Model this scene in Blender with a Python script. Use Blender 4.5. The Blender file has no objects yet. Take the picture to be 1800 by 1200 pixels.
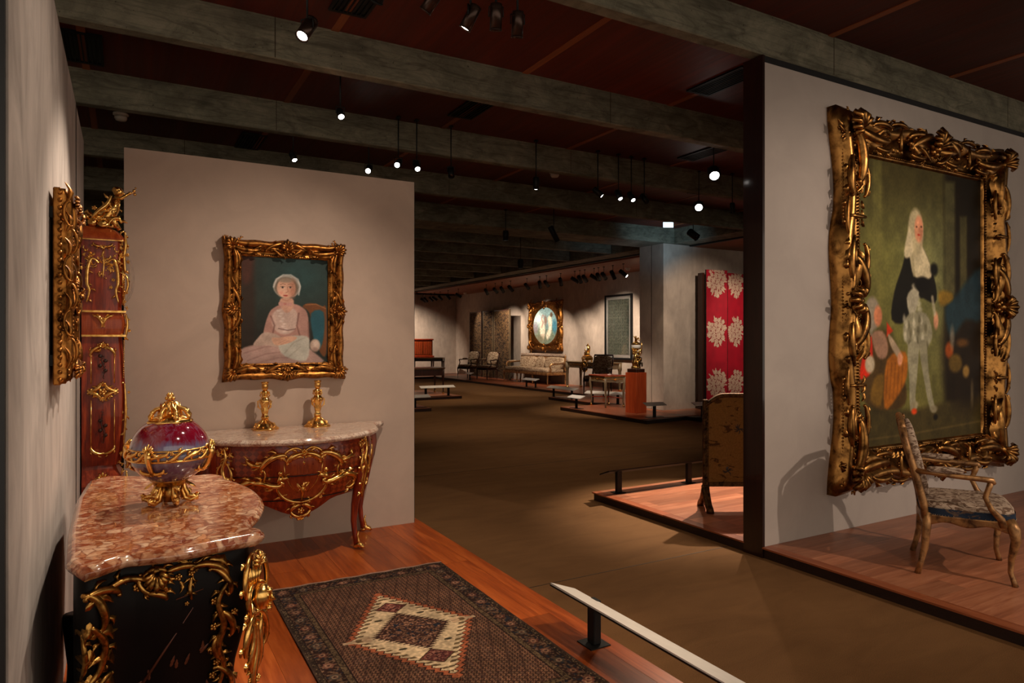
import bpy, math, random
import numpy as np
from mathutils import Vector, Matrix
R = math.radians
PI = math.pi
S = bpy.context.scene
C = S.collection
random.seed(7)

# ------------------------------------------------------------------ camera, world, exposure
cam = bpy.data.cameras.new('camera')
cam.sensor_width = 36; cam.lens = 24.0; cam.clip_start = 0.05; cam.clip_end = 200
cam.shift_y = -3 / 1800
camo = bpy.data.objects.new('camera', cam); C.objects.link(camo)
camo.location = (0, 0, 1.6)
camo.rotation_euler = (R(90), 0, -math.atan(680 / 1200))
S.camera = camo
w = bpy.data.worlds.new('world'); S.world = w; w.use_nodes = True
w.node_tree.nodes['Background'].inputs[0].default_value = (1.0, 0.85, 0.69, 1)
w.node_tree.nodes['Background'].inputs[1].default_value = 0.6
S.view_settings.view_transform = 'Standard'; S.view_settings.look = 'None'
S.view_settings.gamma = 1; S.view_settings.use_curve_mapping = False
S.view_settings.exposure = 0.75

WARM = (1.0, 0.77, 0.55)
NEUT = (1.0, 0.82, 0.66)
def spot_light(loc, aim, power, size=50, blend=0.5, col=WARM, radius=0.03):
    l = bpy.data.lights.new('spot', 'SPOT'); l.energy = power; l.color = col
    l.spot_size = R(size); l.spot_blend = blend; l.shadow_soft_size = radius
    o = bpy.data.objects.new('spot_lamp', l); C.objects.link(o); o.location = loc
    o.rotation_euler = (Vector(aim) - Vector(loc)).to_track_quat('-Z', 'Y').to_euler()
    return o
# unseen lamps out of the frame at ceiling height, one added for the label rail
spot_light((5.5, -1.2, 3.5), (5.0, 3.45, 1.0), 215, 62, 0.7, NEUT, 0.035)
spot_light((6.2, 0.2, 3.5), (5.9, 3.45, 2.3), 20, 60, 0.9, NEUT, 0.05)
spot_light((3.2, 0.8, 3.5), (3.3, 2.6, 0.0), 42, 72, 0.8, WARM, 0.05)
spot_light((1.5, 2.3, 3.5), (-0.24, 2.9, 1.6), 60, 70, 0.9, NEUT, 0.05)
spot_light((1.9, 1.2, 3.5), (1.35, 2.9, 0.1), 130, 42, 0.8, WARM, 0.05)
spot_light((3.4, 0.3, 3.5), (2.0, 2.1, 0.3), 60, 36, 0.9, NEUT, 0.03)  # added spot that brightens the white label rail
spot_light((1.2, 0.9, 3.5), (0.2, 2.9, 1.0), 85, 34, 0.8, NEUT, 0.03)

# ------------------------------------------------------------------ helpers
def lin(c):
    return tuple((x / 12.92 if x <= 0.04045 else ((x + 0.055) / 1.055) ** 2.4) for x in c)
def rgb(r, g, b): return lin((r / 255, g / 255, b / 255))

class NT:
    def __init__(s, name, rough=0.5, metal=0.0, col=(0.5, 0.5, 0.5), spec=None, coat=0):
        s.m = bpy.data.materials.new(name); s.m.use_nodes = True
        s.t = s.m.node_tree; s.b = s.t.nodes['Principled BSDF']
        s.b.inputs['Base Color'].default_value = (*col, 1)
        s.b.inputs['Roughness'].default_value = rough; s.b.inputs['Metallic'].default_value = metal
        if spec is not None: s.b.inputs['Specular IOR Level'].default_value = spec
        if coat: s.b.inputs['Coat Weight'].default_value = coat; s.b.inputs['Coat Roughness'].default_value = 0.06
    def n(s, typ, **k):
        o = s.t.nodes.new(typ)
        for a, v in k.items():
            if a in o.inputs.keys(): o.inputs[a].default_value = v
            else: setattr(o, a, v)
        return o
    def l(s, a, b): s.t.links.new(a, b)
    def coord(s, scale=(1, 1, 1), kind='Object', rot=(0, 0, 0)):
        c = s.n('ShaderNodeTexCoord'); m = s.n('ShaderNodeMapping')
        m.inputs['Scale'].default_value = scale; m.inputs['Rotation'].default_value = rot
        s.l(c.outputs[kind], m.inputs[0]); return m.outputs[0]
    def noise(s, vec, scale=5, detail=4, rough=0.6, dist=0):
        o = s.n('ShaderNodeTexNoise'); o.inputs['Scale'].default_value = scale; o.inputs['Detail'].default_value = detail
        o.inputs['Roughness'].default_value = rough; o.inputs['Distortion'].default_value = dist
        s.l(vec, o.inputs['Vector']); return o.outputs['Fac']
    def ramp(s, fac, stops):
        o = s.n('ShaderNodeValToRGB'); e = o.color_ramp.elements
        while len(e) < len(stops): e.new(0.5)
        for i, (p, c) in enumerate(stops):
            e[i].position = p; e[i].color = (*c, 1) if len(c) == 3 else c
        s.l(fac, o.inputs[0]); return o.outputs[0]
    def mix(s, f, a, b, mode='MIX'):
        o = s.n('ShaderNodeMix', data_type='RGBA', blend_type=mode)
        for k, v in ((0, f), (6, a), (7, b)):
            if isinstance(v, (int, float)): o.inputs[k].default_value = v
            elif isinstance(v, tuple): o.inputs[k].default_value = (*v, 1)
            else: s.l(v, o.inputs[k])
        return o.outputs[2]
    def col(s, c): s.l(c, s.b.inputs['Base Color'])
    def rough(s, f, lo, hi):
        o = s.n('ShaderNodeMapRange'); o.inputs['To Min'].default_value = lo; o.inputs['To Max'].default_value = hi
        s.l(f, o.inputs[0]); s.l(o.outputs[0], s.b.inputs['Roughness'])
    def bump(s, h, strength=0.3, dist=0.01):
        o = s.n('ShaderNodeBump'); o.inputs['Strength'].default_value = strength; o.inputs['Distance'].default_value = dist
        s.l(h, o.inputs['Height']); s.l(o.outputs[0], s.b.inputs['Normal'])

M = {}
def simple(name, col, rough=0.5, metal=0.0, coat=0, nz=12, var=0.25, bump=0.0, spec=None):
    t = NT(name, rough, metal, col, spec, coat)
    f = t.noise(t.coord(), nz, 3)
    a = tuple(c * (1 - var) for c in col); b = tuple(min(1, c * (1 + var)) for c in col)
    t.col(t.ramp(f, [(0.3, a), (0.7, b)]))
    if bump: t.bump(f, bump, 0.005)
    M[name] = t.m; return t
def emit(name, col, s):
    t = NT(name, 0.4, 0, col); t.b.inputs['Emission Color'].default_value = (*col, 1); t.b.inputs['Emission Strength'].default_value = s
    M[name] = t.m
# walls
def plaster(name, c, mott=0.12, streak=0.0):
    t = NT(name, 0.85, 0, c, 0.2)
    f = t.noise(t.coord((1, 1, 1)), 2.2, 6, 0.6, 0.6)
    g = t.noise(t.coord((1.5, 1.2, 0.55)), 3.0, 5, 0.6, 1.6)
    k = t.mix(streak, f, g)
    a = tuple(x * (1 - mott) for x in c); b = tuple(min(1, x * (1 + mott)) for x in c)
    t.col(t.ramp(k, [(0.35, a), (0.65, b)])); t.bump(t.noise(t.coord(), 60, 3), 0.08, 0.003)
    M[name] = t.m
plaster('wall_beige', rgb(186, 164, 148), 0.06)
plaster('wall_grey', rgb(172, 162, 154), 0.24, 0.8)
plaster('wall_mauve', rgb(172, 160, 152), 0.05)
plaster('wall_far', rgb(176, 160, 145), 0.16, 0.5)
def concrete():
    t = NT('concrete', 0.8, 0, spec=0.25)
    v = t.coord((1, 1, 1), 'Object')
    f = t.noise(t.coord((1.0, 1, 2.2)), 3.0, 8, 0.75, 0.8); g = t.noise(v, 1.6, 6, 0.65, 1.0)
    wv = t.n('ShaderNodeTexWave', wave_type='BANDS', bands_direction='Z'); wv.inputs['Scale'].default_value = 5.2
    wv.inputs['Distortion'].default_value = 1.2; wv.inputs['Detail'].default_value = 3; wv.inputs['Detail Scale'].default_value = 0.7
    t.l(t.coord((0.3, 1, 1)), wv.inputs['Vector'])
    c = t.ramp(f, [(0.28, rgb(80, 77, 64)), (0.5, rgb(116, 112, 94)), (0.74, rgb(148, 140, 120))])
    c = t.mix(t.ramp(g, [(0.35, (0.45,) * 3), (0.6, (0,) * 3)]), c, rgb(62, 58, 48))
    c = t.mix(t.ramp(wv.outputs[0], [(0.0, (0.22,) * 3), (0.10, (0,) * 3)]), c, rgb(60, 56, 46))
    q = t.noise(t.coord((0.45, 1, 3.0)), 2.2, 3, 0.5, 0.6); c = t.mix(t.ramp(q, [(0.475, (0,) * 3), (0.495, (0.38,) * 3), (0.53, (0,) * 3)]), c, rgb(44, 40, 30))
    p = t.noise(v, 45, 2, 0.5); c = t.mix(t.ramp(p, [(0.24, (0.8,) * 3), (0.3, (0,) * 3)]), c, rgb(40, 38, 32))
    t.col(c); t.bump(f, 0.35, 0.01); M['concrete'] = t.m
concrete()
def wood(name, dark, mid, light, axis='Y', rough=0.35, scale=1.0, coat=0.0, per_object=True):
    t = NT(name, rough, 0, mid, 0.4, coat)
    sc = {'Y': (9, 0.7, 9), 'X': (0.7, 9, 9), 'Z': (9, 9, 0.7)}[axis]
    sc = tuple(x * scale for x in sc)
    c = t.n('ShaderNodeTexCoord'); oi = t.n('ShaderNodeObjectInfo'); m = t.n('ShaderNodeMapping'); m.inputs['Scale'].default_value = sc
    vm = t.n('ShaderNodeVectorMath', operation='ADD'); mul = t.n('ShaderNodeMath', operation='MULTIPLY'); mul.inputs[1].default_value = 37
    t.l(oi.outputs['Random'], mul.inputs[0]); t.l(c.outputs['Object'], vm.inputs[0]); t.l(mul.outputs[0], vm.inputs[1]); t.l(vm.outputs[0], m.inputs[0])
    f = t.noise(m.outputs[0], 1.6, 6, 0.6, 1.4); g = t.noise(m.outputs[0], 9, 4, 0.7, 0.3)
    col = t.ramp(t.mix(0.35, f, g), [(0.3, dark), (0.5, mid), (0.7, light)])
    if per_object:
        r = t.ramp(oi.outputs['Random'], [(0, (0.62,) * 3), (1, (1.12,) * 3)])
        col = t.mix(1.0, col, r, 'MULTIPLY')
    t.col(col); t.rough(g, rough * 0.8, rough * 1.3); t.bump(g, 0.06, 0.002)
    M[name] = t.m
wood('plank_y', rgb(124, 50, 14), rgb(172, 80, 28), rgb(204, 106, 44), 'Y', 0.32)
wood('plank_x', rgb(136, 78, 54), rgb(174, 108, 76), rgb(202, 138, 102), 'X', 0.32)
wood('plank_edge', rgb(120, 58, 34), rgb(160, 86, 52), rgb(186, 112, 74), 'Y', 0.34)
wood('platform_side', rgb(28, 16, 11), rgb(40, 22, 14), rgb(52, 28, 18), 'X', 0.5, per_object=False)
wood('ceiling_wood', rgb(62, 20, 12), rgb(84, 28, 16), rgb(106, 38, 20), 'Y', 0.5, 0.6)
wood('batten_wood', rgb(110, 58, 30), rgb(136, 74, 40), rgb(160, 92, 50), 'Y', 0.45, 0.6)
wood('soffit_wood', rgb(120, 66, 42), rgb(140, 80, 52), rgb(160, 94, 62), 'Y', 0.5, 0.4, per_object=False)
wood('end_wood', rgb(18, 7, 5), rgb(34, 13, 9), rgb(48, 20, 13), 'Z', 0.3, 1.0, 0.3, per_object=False)
wood('veneer', rgb(70, 16, 6), rgb(128, 38, 14), rgb(186, 74, 30), 'Z', 0.32, 1.6, 0.3, per_object=False)
wood('veneer_light', rgb(112, 38, 14), rgb(156, 64, 26), rgb(190, 94, 42), 'Z', 0.32, 1.6, 0.3, per_object=False)
wood('pedestal_wood', rgb(140, 50, 22), rgb(176, 70, 32), rgb(200, 92, 44), 'Z', 0.35, 1.0, per_object=False)
wood('dark_wood', rgb(30, 14, 10), rgb(48, 22, 14), rgb(70, 34, 22), 'Z', 0.3, 1.0, 0.3, per_object=False)
wood('grey_wood', rgb(80, 66, 48), rgb(112, 94, 70), rgb(140, 118, 88), 'Z', 0.45, 2.0, per_object=False)
def lattice():
    t = NT('marquetry', 0.25, 0, spec=0.5, coat=0.7)
    ck = t.n('ShaderNodeTexChecker'); ck.inputs['Scale'].default_value = 34
    t.l(t.coord((1, 0.0, 1), 'Object', (0, R(45), 0)), ck.inputs[0])
    ck.inputs[1].default_value = (*rgb(160, 64, 28), 1); ck.inputs[2].default_value = (*rgb(122, 42, 18), 1)
    f = t.noise(t.coord((30, 30, 4)), 3, 4)
    t.col(t.mix(1, ck.outputs[0], t.ramp(f, [(0.3, (0.7,) * 3), (0.7, (1.1,) * 3)]), 'MULTIPLY')); M['marquetry'] = t.m
lattice()
def carpet():
    t = NT('carpet', 0.95, 0, spec=0.1)
    f = t.noise(t.coord((1, 1, 1)), 260, 2, 0.7); g = t.noise(t.coord((0.8, 2.2, 1)), 2.2, 6, 0.6, 0.8)
    c = t.ramp(g, [(0.3, rgb(98, 66, 38)), (0.7, rgb(124, 88, 54))])
    c = t.mix(0.45, c, t.ramp(f, [(0.3, rgb(74, 50, 30)), (0.7, rgb(146, 110, 72))]))
    t.col(c); t.bump(f, 0.4, 0.004); M['carpet'] = t.m
carpet()
def gold(name, c0, c1, rough=0.25, nz=30):
    t = NT(name, rough, 1.0, c1)
    f = t.noise(t.coord(), nz, 4, 0.6, 0.3)
    t.col(t.ramp(f, [(0.32, c0), (0.58, c1)])); t.rough(f, rough * 1.5, rough * 0.7)
    M[name] = t.m
gold('ormolu', rgb(200, 140, 60), rgb(255, 206, 122), 0.2, 40)
gold('ormolu_dark', rgb(80, 52, 22), rgb(200, 150, 78), 0.3, 40)
gold('screen_frame', rgb(40, 26, 16), rgb(104, 76, 48), 0.45, 30)
gold('frame_gold', rgb(52, 28, 12), rgb(178, 118, 56), 0.36, 26)
gold('frame_gold_old', rgb(74, 46, 22), rgb(168, 120, 64), 0.30, 12)
gold('giltwood', rgb(74, 46, 26), rgb(172, 126, 78), 0.38, 16)
M['giltwood'].node_tree.nodes['Principled BSDF'].inputs['Metallic'].default_value = 0.6
simple('black', (0.006, 0.006, 0.007), 0.45)
simple('black_metal', (0.006, 0.006, 0.006), 0.5, 0.0, spec=0.25)
simple('bronze_can', (0.045, 0.025, 0.018), 0.28, 0.7)
simple('lacquer', (0.003, 0.002, 0.002), 0.42, 0, 0.0, spec=0.18)
simple('plate_white', rgb(226, 220, 212), 0.6, var=0.05)
simple('detector', rgb(200, 190, 176), 0.5, var=0.05)
simple('patina', rgb(60, 46, 30), 0.5, 0.5)
simple('frame_back', rgb(42, 26, 16), 0.7)
simple('gimp_dark', rgb(28, 36, 52), 0.8)
simple('rug_fringe', rgb(150, 116, 100), 0.9)
simple('bust_marble', rgb(226, 214, 204), 0.4, var=0.08)
simple('nail', rgb(150, 130, 110), 0.3, 0.9)
emit('lamp_on', (1.0, 0.93, 0.85), 14.0)
emit('lamp_dim', (1.0, 0.85, 0.7), 1.2)
emit('exit_glow', rgb(200, 226, 240), 1.3)
t = NT('glass', 0.02, 0, (1, 1, 1)); t.b.inputs['Transmission Weight'].default_value = 1; t.b.inputs['IOR'].default_value = 1.45; M['glass'] = t.m
def marble(name, stops, scale, veins=None, stretch=(1, 1, 1)):
    t = NT(name, 0.12, 0, spec=0.5, coat=0.5)
    v = t.coord(stretch)
    ds = t.n('ShaderNodeTexNoise'); ds.inputs['Scale'].default_value = 7; ds.inputs['Detail'].default_value = 3; t.l(v, ds.inputs['Vector'])
    ad = t.n('ShaderNodeVectorMath', operation='MULTIPLY_ADD'); ad.inputs[1].default_value = (0.09,) * 3
    t.l(ds.outputs['Color'], ad.inputs[0]); t.l(v, ad.inputs[2])
    vo = t.n('ShaderNodeTexVoronoi'); vo.inputs['Scale'].default_value = scale; t.l(ad.outputs[0], vo.inputs['Vector'])
    sep = t.n('ShaderNodeSeparateColor'); t.l(vo.outputs['Color'], sep.inputs[0])
    c = t.ramp(sep.outputs[0], stops)
    vd = t.n('ShaderNodeTexVoronoi', feature='DISTANCE_TO_EDGE'); vd.inputs['Scale'].default_value = scale; t.l(ad.outputs[0], vd.inputs['Vector'])
    c = t.mix(t.ramp(vd.outputs[0], [(0.0, (0.85,) * 3), (0.13, (0,) * 3)]), c, veins or rgb(96, 38, 24))
    v2 = t.n('ShaderNodeTexVoronoi'); v2.inputs['Scale'].default_value = scale * 2.7; t.l(ad.outputs[0], v2.inputs['Vector'])
    s2 = t.n('ShaderNodeSeparateColor'); t.l(v2.outputs['Color'], s2.inputs[0])
    c = t.mix(0.38, c, t.ramp(s2.outputs[0], stops))
    g = t.noise(v, 3, 4, 0.6, 1); c = t.mix(t.ramp(g, [(0.45, (0,) * 3), (0.75, (0.4,) * 3)]), c, rgb(140, 78, 48))
    t.col(c); M[name] = t.m
marble('breccia', [(0.0, rgb(112, 48, 28)), (0.32, rgb(146, 78, 46)), (0.55, rgb(176, 116, 80)), (0.78, rgb(200, 154, 118)), (1.0, rgb(222, 190, 158))], 27, stretch=(1, 1.0, 1))
def veined():
    t = NT('veined_marble', 0.12, 0, spec=0.5, coat=0.4)
    f = t.noise(t.coord((1, 1.6, 1)), 3.2, 7, 0.65, 2.4); g = t.noise(t.coord((1.4, 3, 1), rot=(0, 0, 0.5)), 4.5, 6, 0.7, 3)
    c = t.ramp(f, [(0.3, rgb(150, 92, 76)), (0.42, rgb(224, 196, 170)), (0.6, rgb(238, 220, 200)), (0.8, rgb(206, 166, 142))])
    c = t.mix(t.ramp(g, [(0.46, (0,) * 3), (0.5, (0.75,) * 3), (0.54, (0,) * 3)]), c, rgb(140, 60, 48))
    t.col(c); M['veined_marble'] = t.m
veined()
def glaze():
    t = NT('flambe_glaze', 0.08, 0, spec=0.6, coat=0.9)
    tc = t.n('ShaderNodeTexCoord'); sp = t.n('ShaderNodeSeparateXYZ'); t.l(tc.outputs['Object'], sp.inputs[0])
    f = t.noise(t.coord((8, 8, 1.2)), 3, 5, 0.65, 0.8)
    ma = t.n('ShaderNodeMath', operation='MULTIPLY_ADD'); ma.inputs[1].default_value = 0.09; t.l(f, ma.inputs[0]); t.l(sp.outputs[2], ma.inputs[2])
    mr = t.n('ShaderNodeMapRange'); mr.inputs['From Min'].default_value = 0.09; mr.inputs['From Max'].default_value = 0.40; t.l(ma.outputs[0], mr.inputs[0])
    c = t.ramp(mr.outputs[0], [(0.0, rgb(74, 44, 62)), (0.38, rgb(92, 62, 84)), (0.52, rgb(120, 126, 150)), (0.62, rgb(98, 90, 122)), (0.70, rgb(112, 12, 34)), (1.0, rgb(96, 8, 22))])
    g = t.noise(t.coord((14, 14, 3)), 4, 5, 0.7, 1); c = t.mix(t.ramp(g, [(0.5, (0,) * 3), (0.72, (0.35,) * 3)]), c, rgb(130, 120, 150))
    t.col(c); M['flambe_glaze'] = t.m
glaze()
def fabric(name, base, marks, sc=18, thr=0.52):
    t = NT(name, 0.9, 0, spec=0.15)
    f = t.noise(t.coord((1, 1, 2.2)), sc, 4, 0.6, 1.6); g = t.noise(t.coord(), sc * 14, 2)
    c = t.ramp(f, [(thr - 0.03, base), (thr + 0.02, marks)])
    c = t.mix(1.0, c, t.ramp(g, [(0.3, (0.75,) * 3), (0.7, (1.05,) * 3)]), 'MULTIPLY')
    t.col(c); t.bump(g, 0.2, 0.002); M[name] = t.m
fabric('tapestry', rgb(178, 156, 136), rgb(110, 86, 70))
fabric('tapestry_far', rgb(186, 164, 134), rgb(120, 92, 70), 14, 0.5)
fabric('screen_cloth', rgb(140, 100, 52), rgb(84, 54, 28), 7, 0.62)
fabric('lacquer_figured', rgb(46, 34, 26), rgb(104, 78, 50), 7, 0.5)
fabric('navy_cloth', rgb(38, 48, 64), rgb(96, 76, 62), 10, 0.6)
def vcol(name, rough=0.5, spec=0.3, coat=0.0, bumps=0.0):
    t = NT(name, rough, 0, spec=spec, coat=coat)
    a = t.n('ShaderNodeVertexColor', layer_name='paint'); t.col(a.outputs[0])
    if bumps: t.bump(t.noise(t.coord(), 300, 2), bumps, 0.002)
    M[name] = t.m
vcol('oil_paint', 0.55, 0.15, 0.0); vcol('pastel', 0.55, 0.2, 0.05); vcol('knotted_wool', 0.95, 0.1, 0, 0.5); vcol('silk_textile', 0.6, 0.3)

# ------------------------------------------------------------------ object helpers
def tag(o, label=None, cat=None, group=None, kind=None):
    if label: o['label'] = label
    if cat: o['category'] = cat
    if group: o['group'] = group
    if kind: o['kind'] = kind
    return o
def thing(name, label, cat, loc=(0, 0, 0), rz=0, group=None):
    o = bpy.data.objects.new(name, None); o.empty_display_size = 0.1; C.objects.link(o)
    o.location = loc; o.rotation_euler = (0, 0, rz)
    return tag(o, label, cat, group)
class MB:
    def __init__(s): s.v = []; s.f = []; s.sm = []
    def add(s, vs, fs, smooth=True):
        b = len(s.v); s.v.extend(tuple(p) for p in vs)
        for f in fs: s.f.append(tuple(i + b for i in f)); s.sm.append(smooth)
        return s
    def box(s, x0, x1, y0, y1, z0, z1, mat=None, ch=0.0):
        if x0 > x1: x0, x1 = x1, x0
        if y0 > y1: y0, y1 = y1, y0
        if z0 > z1: z0, z1 = z1, z0
        if ch > 0:
            c = min(ch, (x1 - x0) * .45, (y1 - y0) * .45, (z1 - z0) * .45)
            o = [(x0 + c, y0), (x1 - c, y0), (x1, y0 + c), (x1, y1 - c), (x1 - c, y1), (x0 + c, y1), (x0, y1 - c), (x0, y0 + c)]
            i_ = [(x0 + c, y0 + c), (x1 - c, y0 + c), (x1 - c, y0 + c), (x1 - c, y1 - c), (x1 - c, y1 - c), (x0 + c, y1 - c), (x0 + c, y1 - c), (x0 + c, y0 + c)]
            vs = [(*p, z0 + c) for p in o] + [(*p, z1 - c) for p in o]
            n = 8; fs = [(k, (k + 1) % n, n + (k + 1) % n, n + k) for k in range(n)]
            vs += [(x0 + c, y0 + c, z1), (x1 - c, y0 + c, z1), (x1 - c, y1 - c, z1), (x0 + c, y1 - c, z1), (x0 + c, y0 + c, z0), (x1 - c, y0 + c, z0), (x1 - c, y1 - c, z0), (x0 + c, y1 - c, z0)]
            for (q, base, fl) in ((16, 8, 0), (20, 0, 1)):
                fc = [(base + 0, base + 1, q + 1, q), (base + 1, base + 2, q + 1), (base + 2, base + 3, q + 2, q + 1), (base + 3, base + 4, q + 2), (base + 4, base + 5, q + 3, q + 2), (base + 5, base + 6, q + 3), (base + 6, base + 7, q, q + 3), (base + 7, base + 0, q), (q, q + 1, q + 2, q + 3)]
                fs += [tuple(reversed(f)) if fl else f for f in fc]
        else:
            vs = [(x, y, z) for z in (z0, z1) for (x, y) in ((x0, y0), (x1, y0), (x1, y1), (x0, y1))]
            fs = [(0, 1, 5, 4), (1, 2, 6, 5), (2, 3, 7, 6), (3, 0, 4, 7), (4, 5, 6, 7), (3, 2, 1, 0)]
        if mat: vs = [mat @ Vector(p) for p in vs]
        return s.add(vs, fs, False)
    def tube(s, pts, rad, n=6, cap=True, flat=1.0, up=None):
        pts = [Vector(p) for p in pts]; m = len(pts)
        if not hasattr(rad, '__len__'): rad = [rad] * m
        T = [(pts[min(i + 1, m - 1)] - pts[max(i - 1, 0)]).normalized() for i in range(m)]
        a = Vector(up) if up else (Vector((0, 0, 1)) if abs(T[0].z) < 0.9 else Vector((1, 0, 0)))
        vs = []
        for i in range(m):
            b = T[i].cross(a)
            if b.length < 1e-5: b = T[i].orthogonal()
            b.normalize(); a2 = b.cross(T[i]).normalized()
            if not up: a = a2
            for k in range(n):
                g = 2 * PI * k / n
                vs.append(pts[i] + b * (math.cos(g) * rad[i]) + a2 * (math.sin(g) * rad[i] * flat))
        fs = [(i * n + k, i * n + (k + 1) % n, (i + 1) * n + (k + 1) % n, (i + 1) * n + k) for i in range(m - 1) for k in range(n)]
        if cap: fs += [tuple(range(n))[::-1], tuple((m - 1) * n + k for k in range(n))]
        return s.add(vs, fs)
    def lathe(s, prof, n=16, c=(0, 0, 0), mat=None, wav=None, cap=True):
        vs = []
        for (r, z) in prof:
            for k in range(n):
                g = 2 * PI * k / n; q = r * (wav(g, z) if wav else 1)
                p = Vector((c[0] + math.cos(g) * q, c[1] + math.sin(g) * q, c[2] + z)); vs.append(mat @ p if mat else p)
        m = len(prof)
        fs = [(i * n + k, i * n + (k + 1) % n, (i + 1) * n + (k + 1) % n, (i + 1) * n + k) for i in range(m - 1) for k in range(n)]
        if cap: fs += [tuple(range(n))[::-1], tuple((m - 1) * n + k for k in range(n))]
        return s.add(vs, fs)
    def ball(s, c, r, n=8, m=5, sc=(1, 1, 1)):
        vs = [(c[0], c[1], c[2] - r * sc[2])]
        for i in range(1, m):
            a = PI * i / m
            for k in range(n):
                g = 2 * PI * k / n; vs.append((c[0] + r * sc[0] * math.sin(a) * math.cos(g), c[1] + r * sc[1] * math.sin(a) * math.sin(g), c[2] - r * sc[2] * math.cos(a)))
        vs.append((c[0], c[1], c[2] + r * sc[2])); L = len(vs) - 1
        fs = [(0, 1 + (k + 1) % n, 1 + k) for k in range(n)]
        fs += [(1 + i * n + k, 1 + i * n + (k + 1) % n, 1 + (i + 1) * n + (k + 1) % n, 1 + (i + 1) * n + k) for i in range(m - 2) for k in range(n)]
        fs += [(1 + (m - 2) * n + k, 1 + (m - 2) * n + (k + 1) % n, L) for k in range(n)]
        return s.add(vs, fs)
    def grid(s, fn, nu, nv, smooth=True, closeu=False):
        vs = [fn(i / nu, j / nv) for j in range(nv + 1) for i in range(nu + (0 if closeu else 1))]
        W = nu if closeu else nu + 1
        fs = [(j * W + i, j * W + (i + 1) % W, (j + 1) * W + (i + 1) % W, (j + 1) * W + i) for j in range(nv) for i in range(nu)]
        return s.add(vs, fs, smooth)
    def prism(s, out, z0, z1):
        n = len(out); vs = [(x, y, z0) for x, y in out] + [(x, y, z1) for x, y in out]
        fs = [(k, (k + 1) % n, n + (k + 1) % n, n + k) for k in range(n)] + [tuple(range(n))[::-1], tuple(range(n, 2 * n))]
        return s.add(vs, fs, False)
    def build(s, name, mat, parent=None, loc=None, label=None, mods=None):
        me = bpy.data.meshes.new(name); me.from_pydata([tuple(p) for p in s.v], [], s.f)
        me.polygons.foreach_set('use_smooth', s.sm); me.update()
        me.materials.append(M[mat] if isinstance(mat, str) else mat)
        o = bpy.data.objects.new(name, me); C.objects.link(o)
        if parent: o.parent = parent
        if loc: o.location = loc
        if label: o['label'] = label
        return o
def box(name, mat, b, parent=None, ch=0.0, label=None):
    return MB().box(*b, ch=ch).build(name, mat, parent, label=label)
def struct(o, label=None): o['kind'] = 'structure'; return o if not label else tag(o, label)
def dup(o, parent=None):
    c = o.copy(); C.objects.link(c)
    if parent: c.parent = parent
    for ch in list(o.children): dup(ch, c)
    return c

# ---- rococo ornament; every function draws on a surface map  S(u, v, h) -> point
def plane(o, U, V):
    o, U, V = Vector(o), Vector(U).normalized(), Vector(V).normalized(); N = U.cross(V)
    return lambda u, v, h=0: o + U * u + V * v + N * h
def _scroll_raw(kind, curl):
    n = 17; a = 0; x = y = 0; P = [(0, 0)]
    for i in range(n - 1):
        t = (i + .5) / (n - 1); e = abs(2 * t - 1)
        k = (0.9 if kind == 'A' else 1.7) / n + curl * 13.0 / n * e ** (6.5 if kind == 'A' else 4.5)
        if kind == 'S': k *= (1 if t < .5 else -1)
        L = 1 - .78 * e ** 2.5
        a += k / 2; x += math.cos(a) * L; y += math.sin(a) * L; a += k / 2; P.append((x, y))
    return P
_RAW = {(k, c): _scroll_raw(k, c) for k in 'CSA' for c in (0.4, 0.7, 1.0)}
def scroll(mb, Sf, a, b, wd, kind='C', side=1, curl=0.7, n=5, lift=0.8, lf=2):
    P = _RAW[(kind, curl)]
    ex, ey = P[-1]; L2 = ex * ex + ey * ey or 1; dx, dy = b[0] - a[0], b[1] - a[1]
    sx, sy = (ex, ey) if side > 0 else (ex, -ey)
    ca = (dx * sx + dy * sy) / L2; sa = (dy * sx - dx * sy) / L2
    pts = []; m = len(P)
    rad = []; uv = []
    for i, (x, y) in enumerate(P):
        if side < 0: y = -y
        t = i / (m - 1); u = a[0] + x * ca - y * sa; v = a[1] + x * sa + y * ca; uv.append((u, v))
        r = wd * (0.45 + 0.55 * math.sin(PI * t)) ; rad.append(max(r, wd * .35)); pts.append(Sf(u, v, wd * lift * (0.7 + 0.5 * math.sin(PI * t))))
    mb.tube(pts, rad, n)
    for q in (0, -1): mb.ball(pts[q], wd * .62, 6, 4)
    for i in range(lf):
        j = int(m * (i + .8) / (lf + .6)); j2 = min(j + 1, m - 1)
        u, v = uv[j]; tx, ty = uv[j2][0] - uv[j - 1][0], uv[j2][1] - uv[j - 1][1]; tl_ = math.hypot(tx, ty) or 1; tx /= tl_; ty /= tl_
        o_ = side * (-1 if kind != 'S' or j < m / 2 else 1); nx, ny = -ty * o_, tx * o_
        leaf(mb, Sf, (u + nx * wd * .3, v + ny * wd * .3), (u + nx * wd * 1.5 + tx * wd * 2.4, v + ny * wd * 1.5 + ty * wd * 2.4), wd * .75, .25 * o_, wd * .7)
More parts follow.
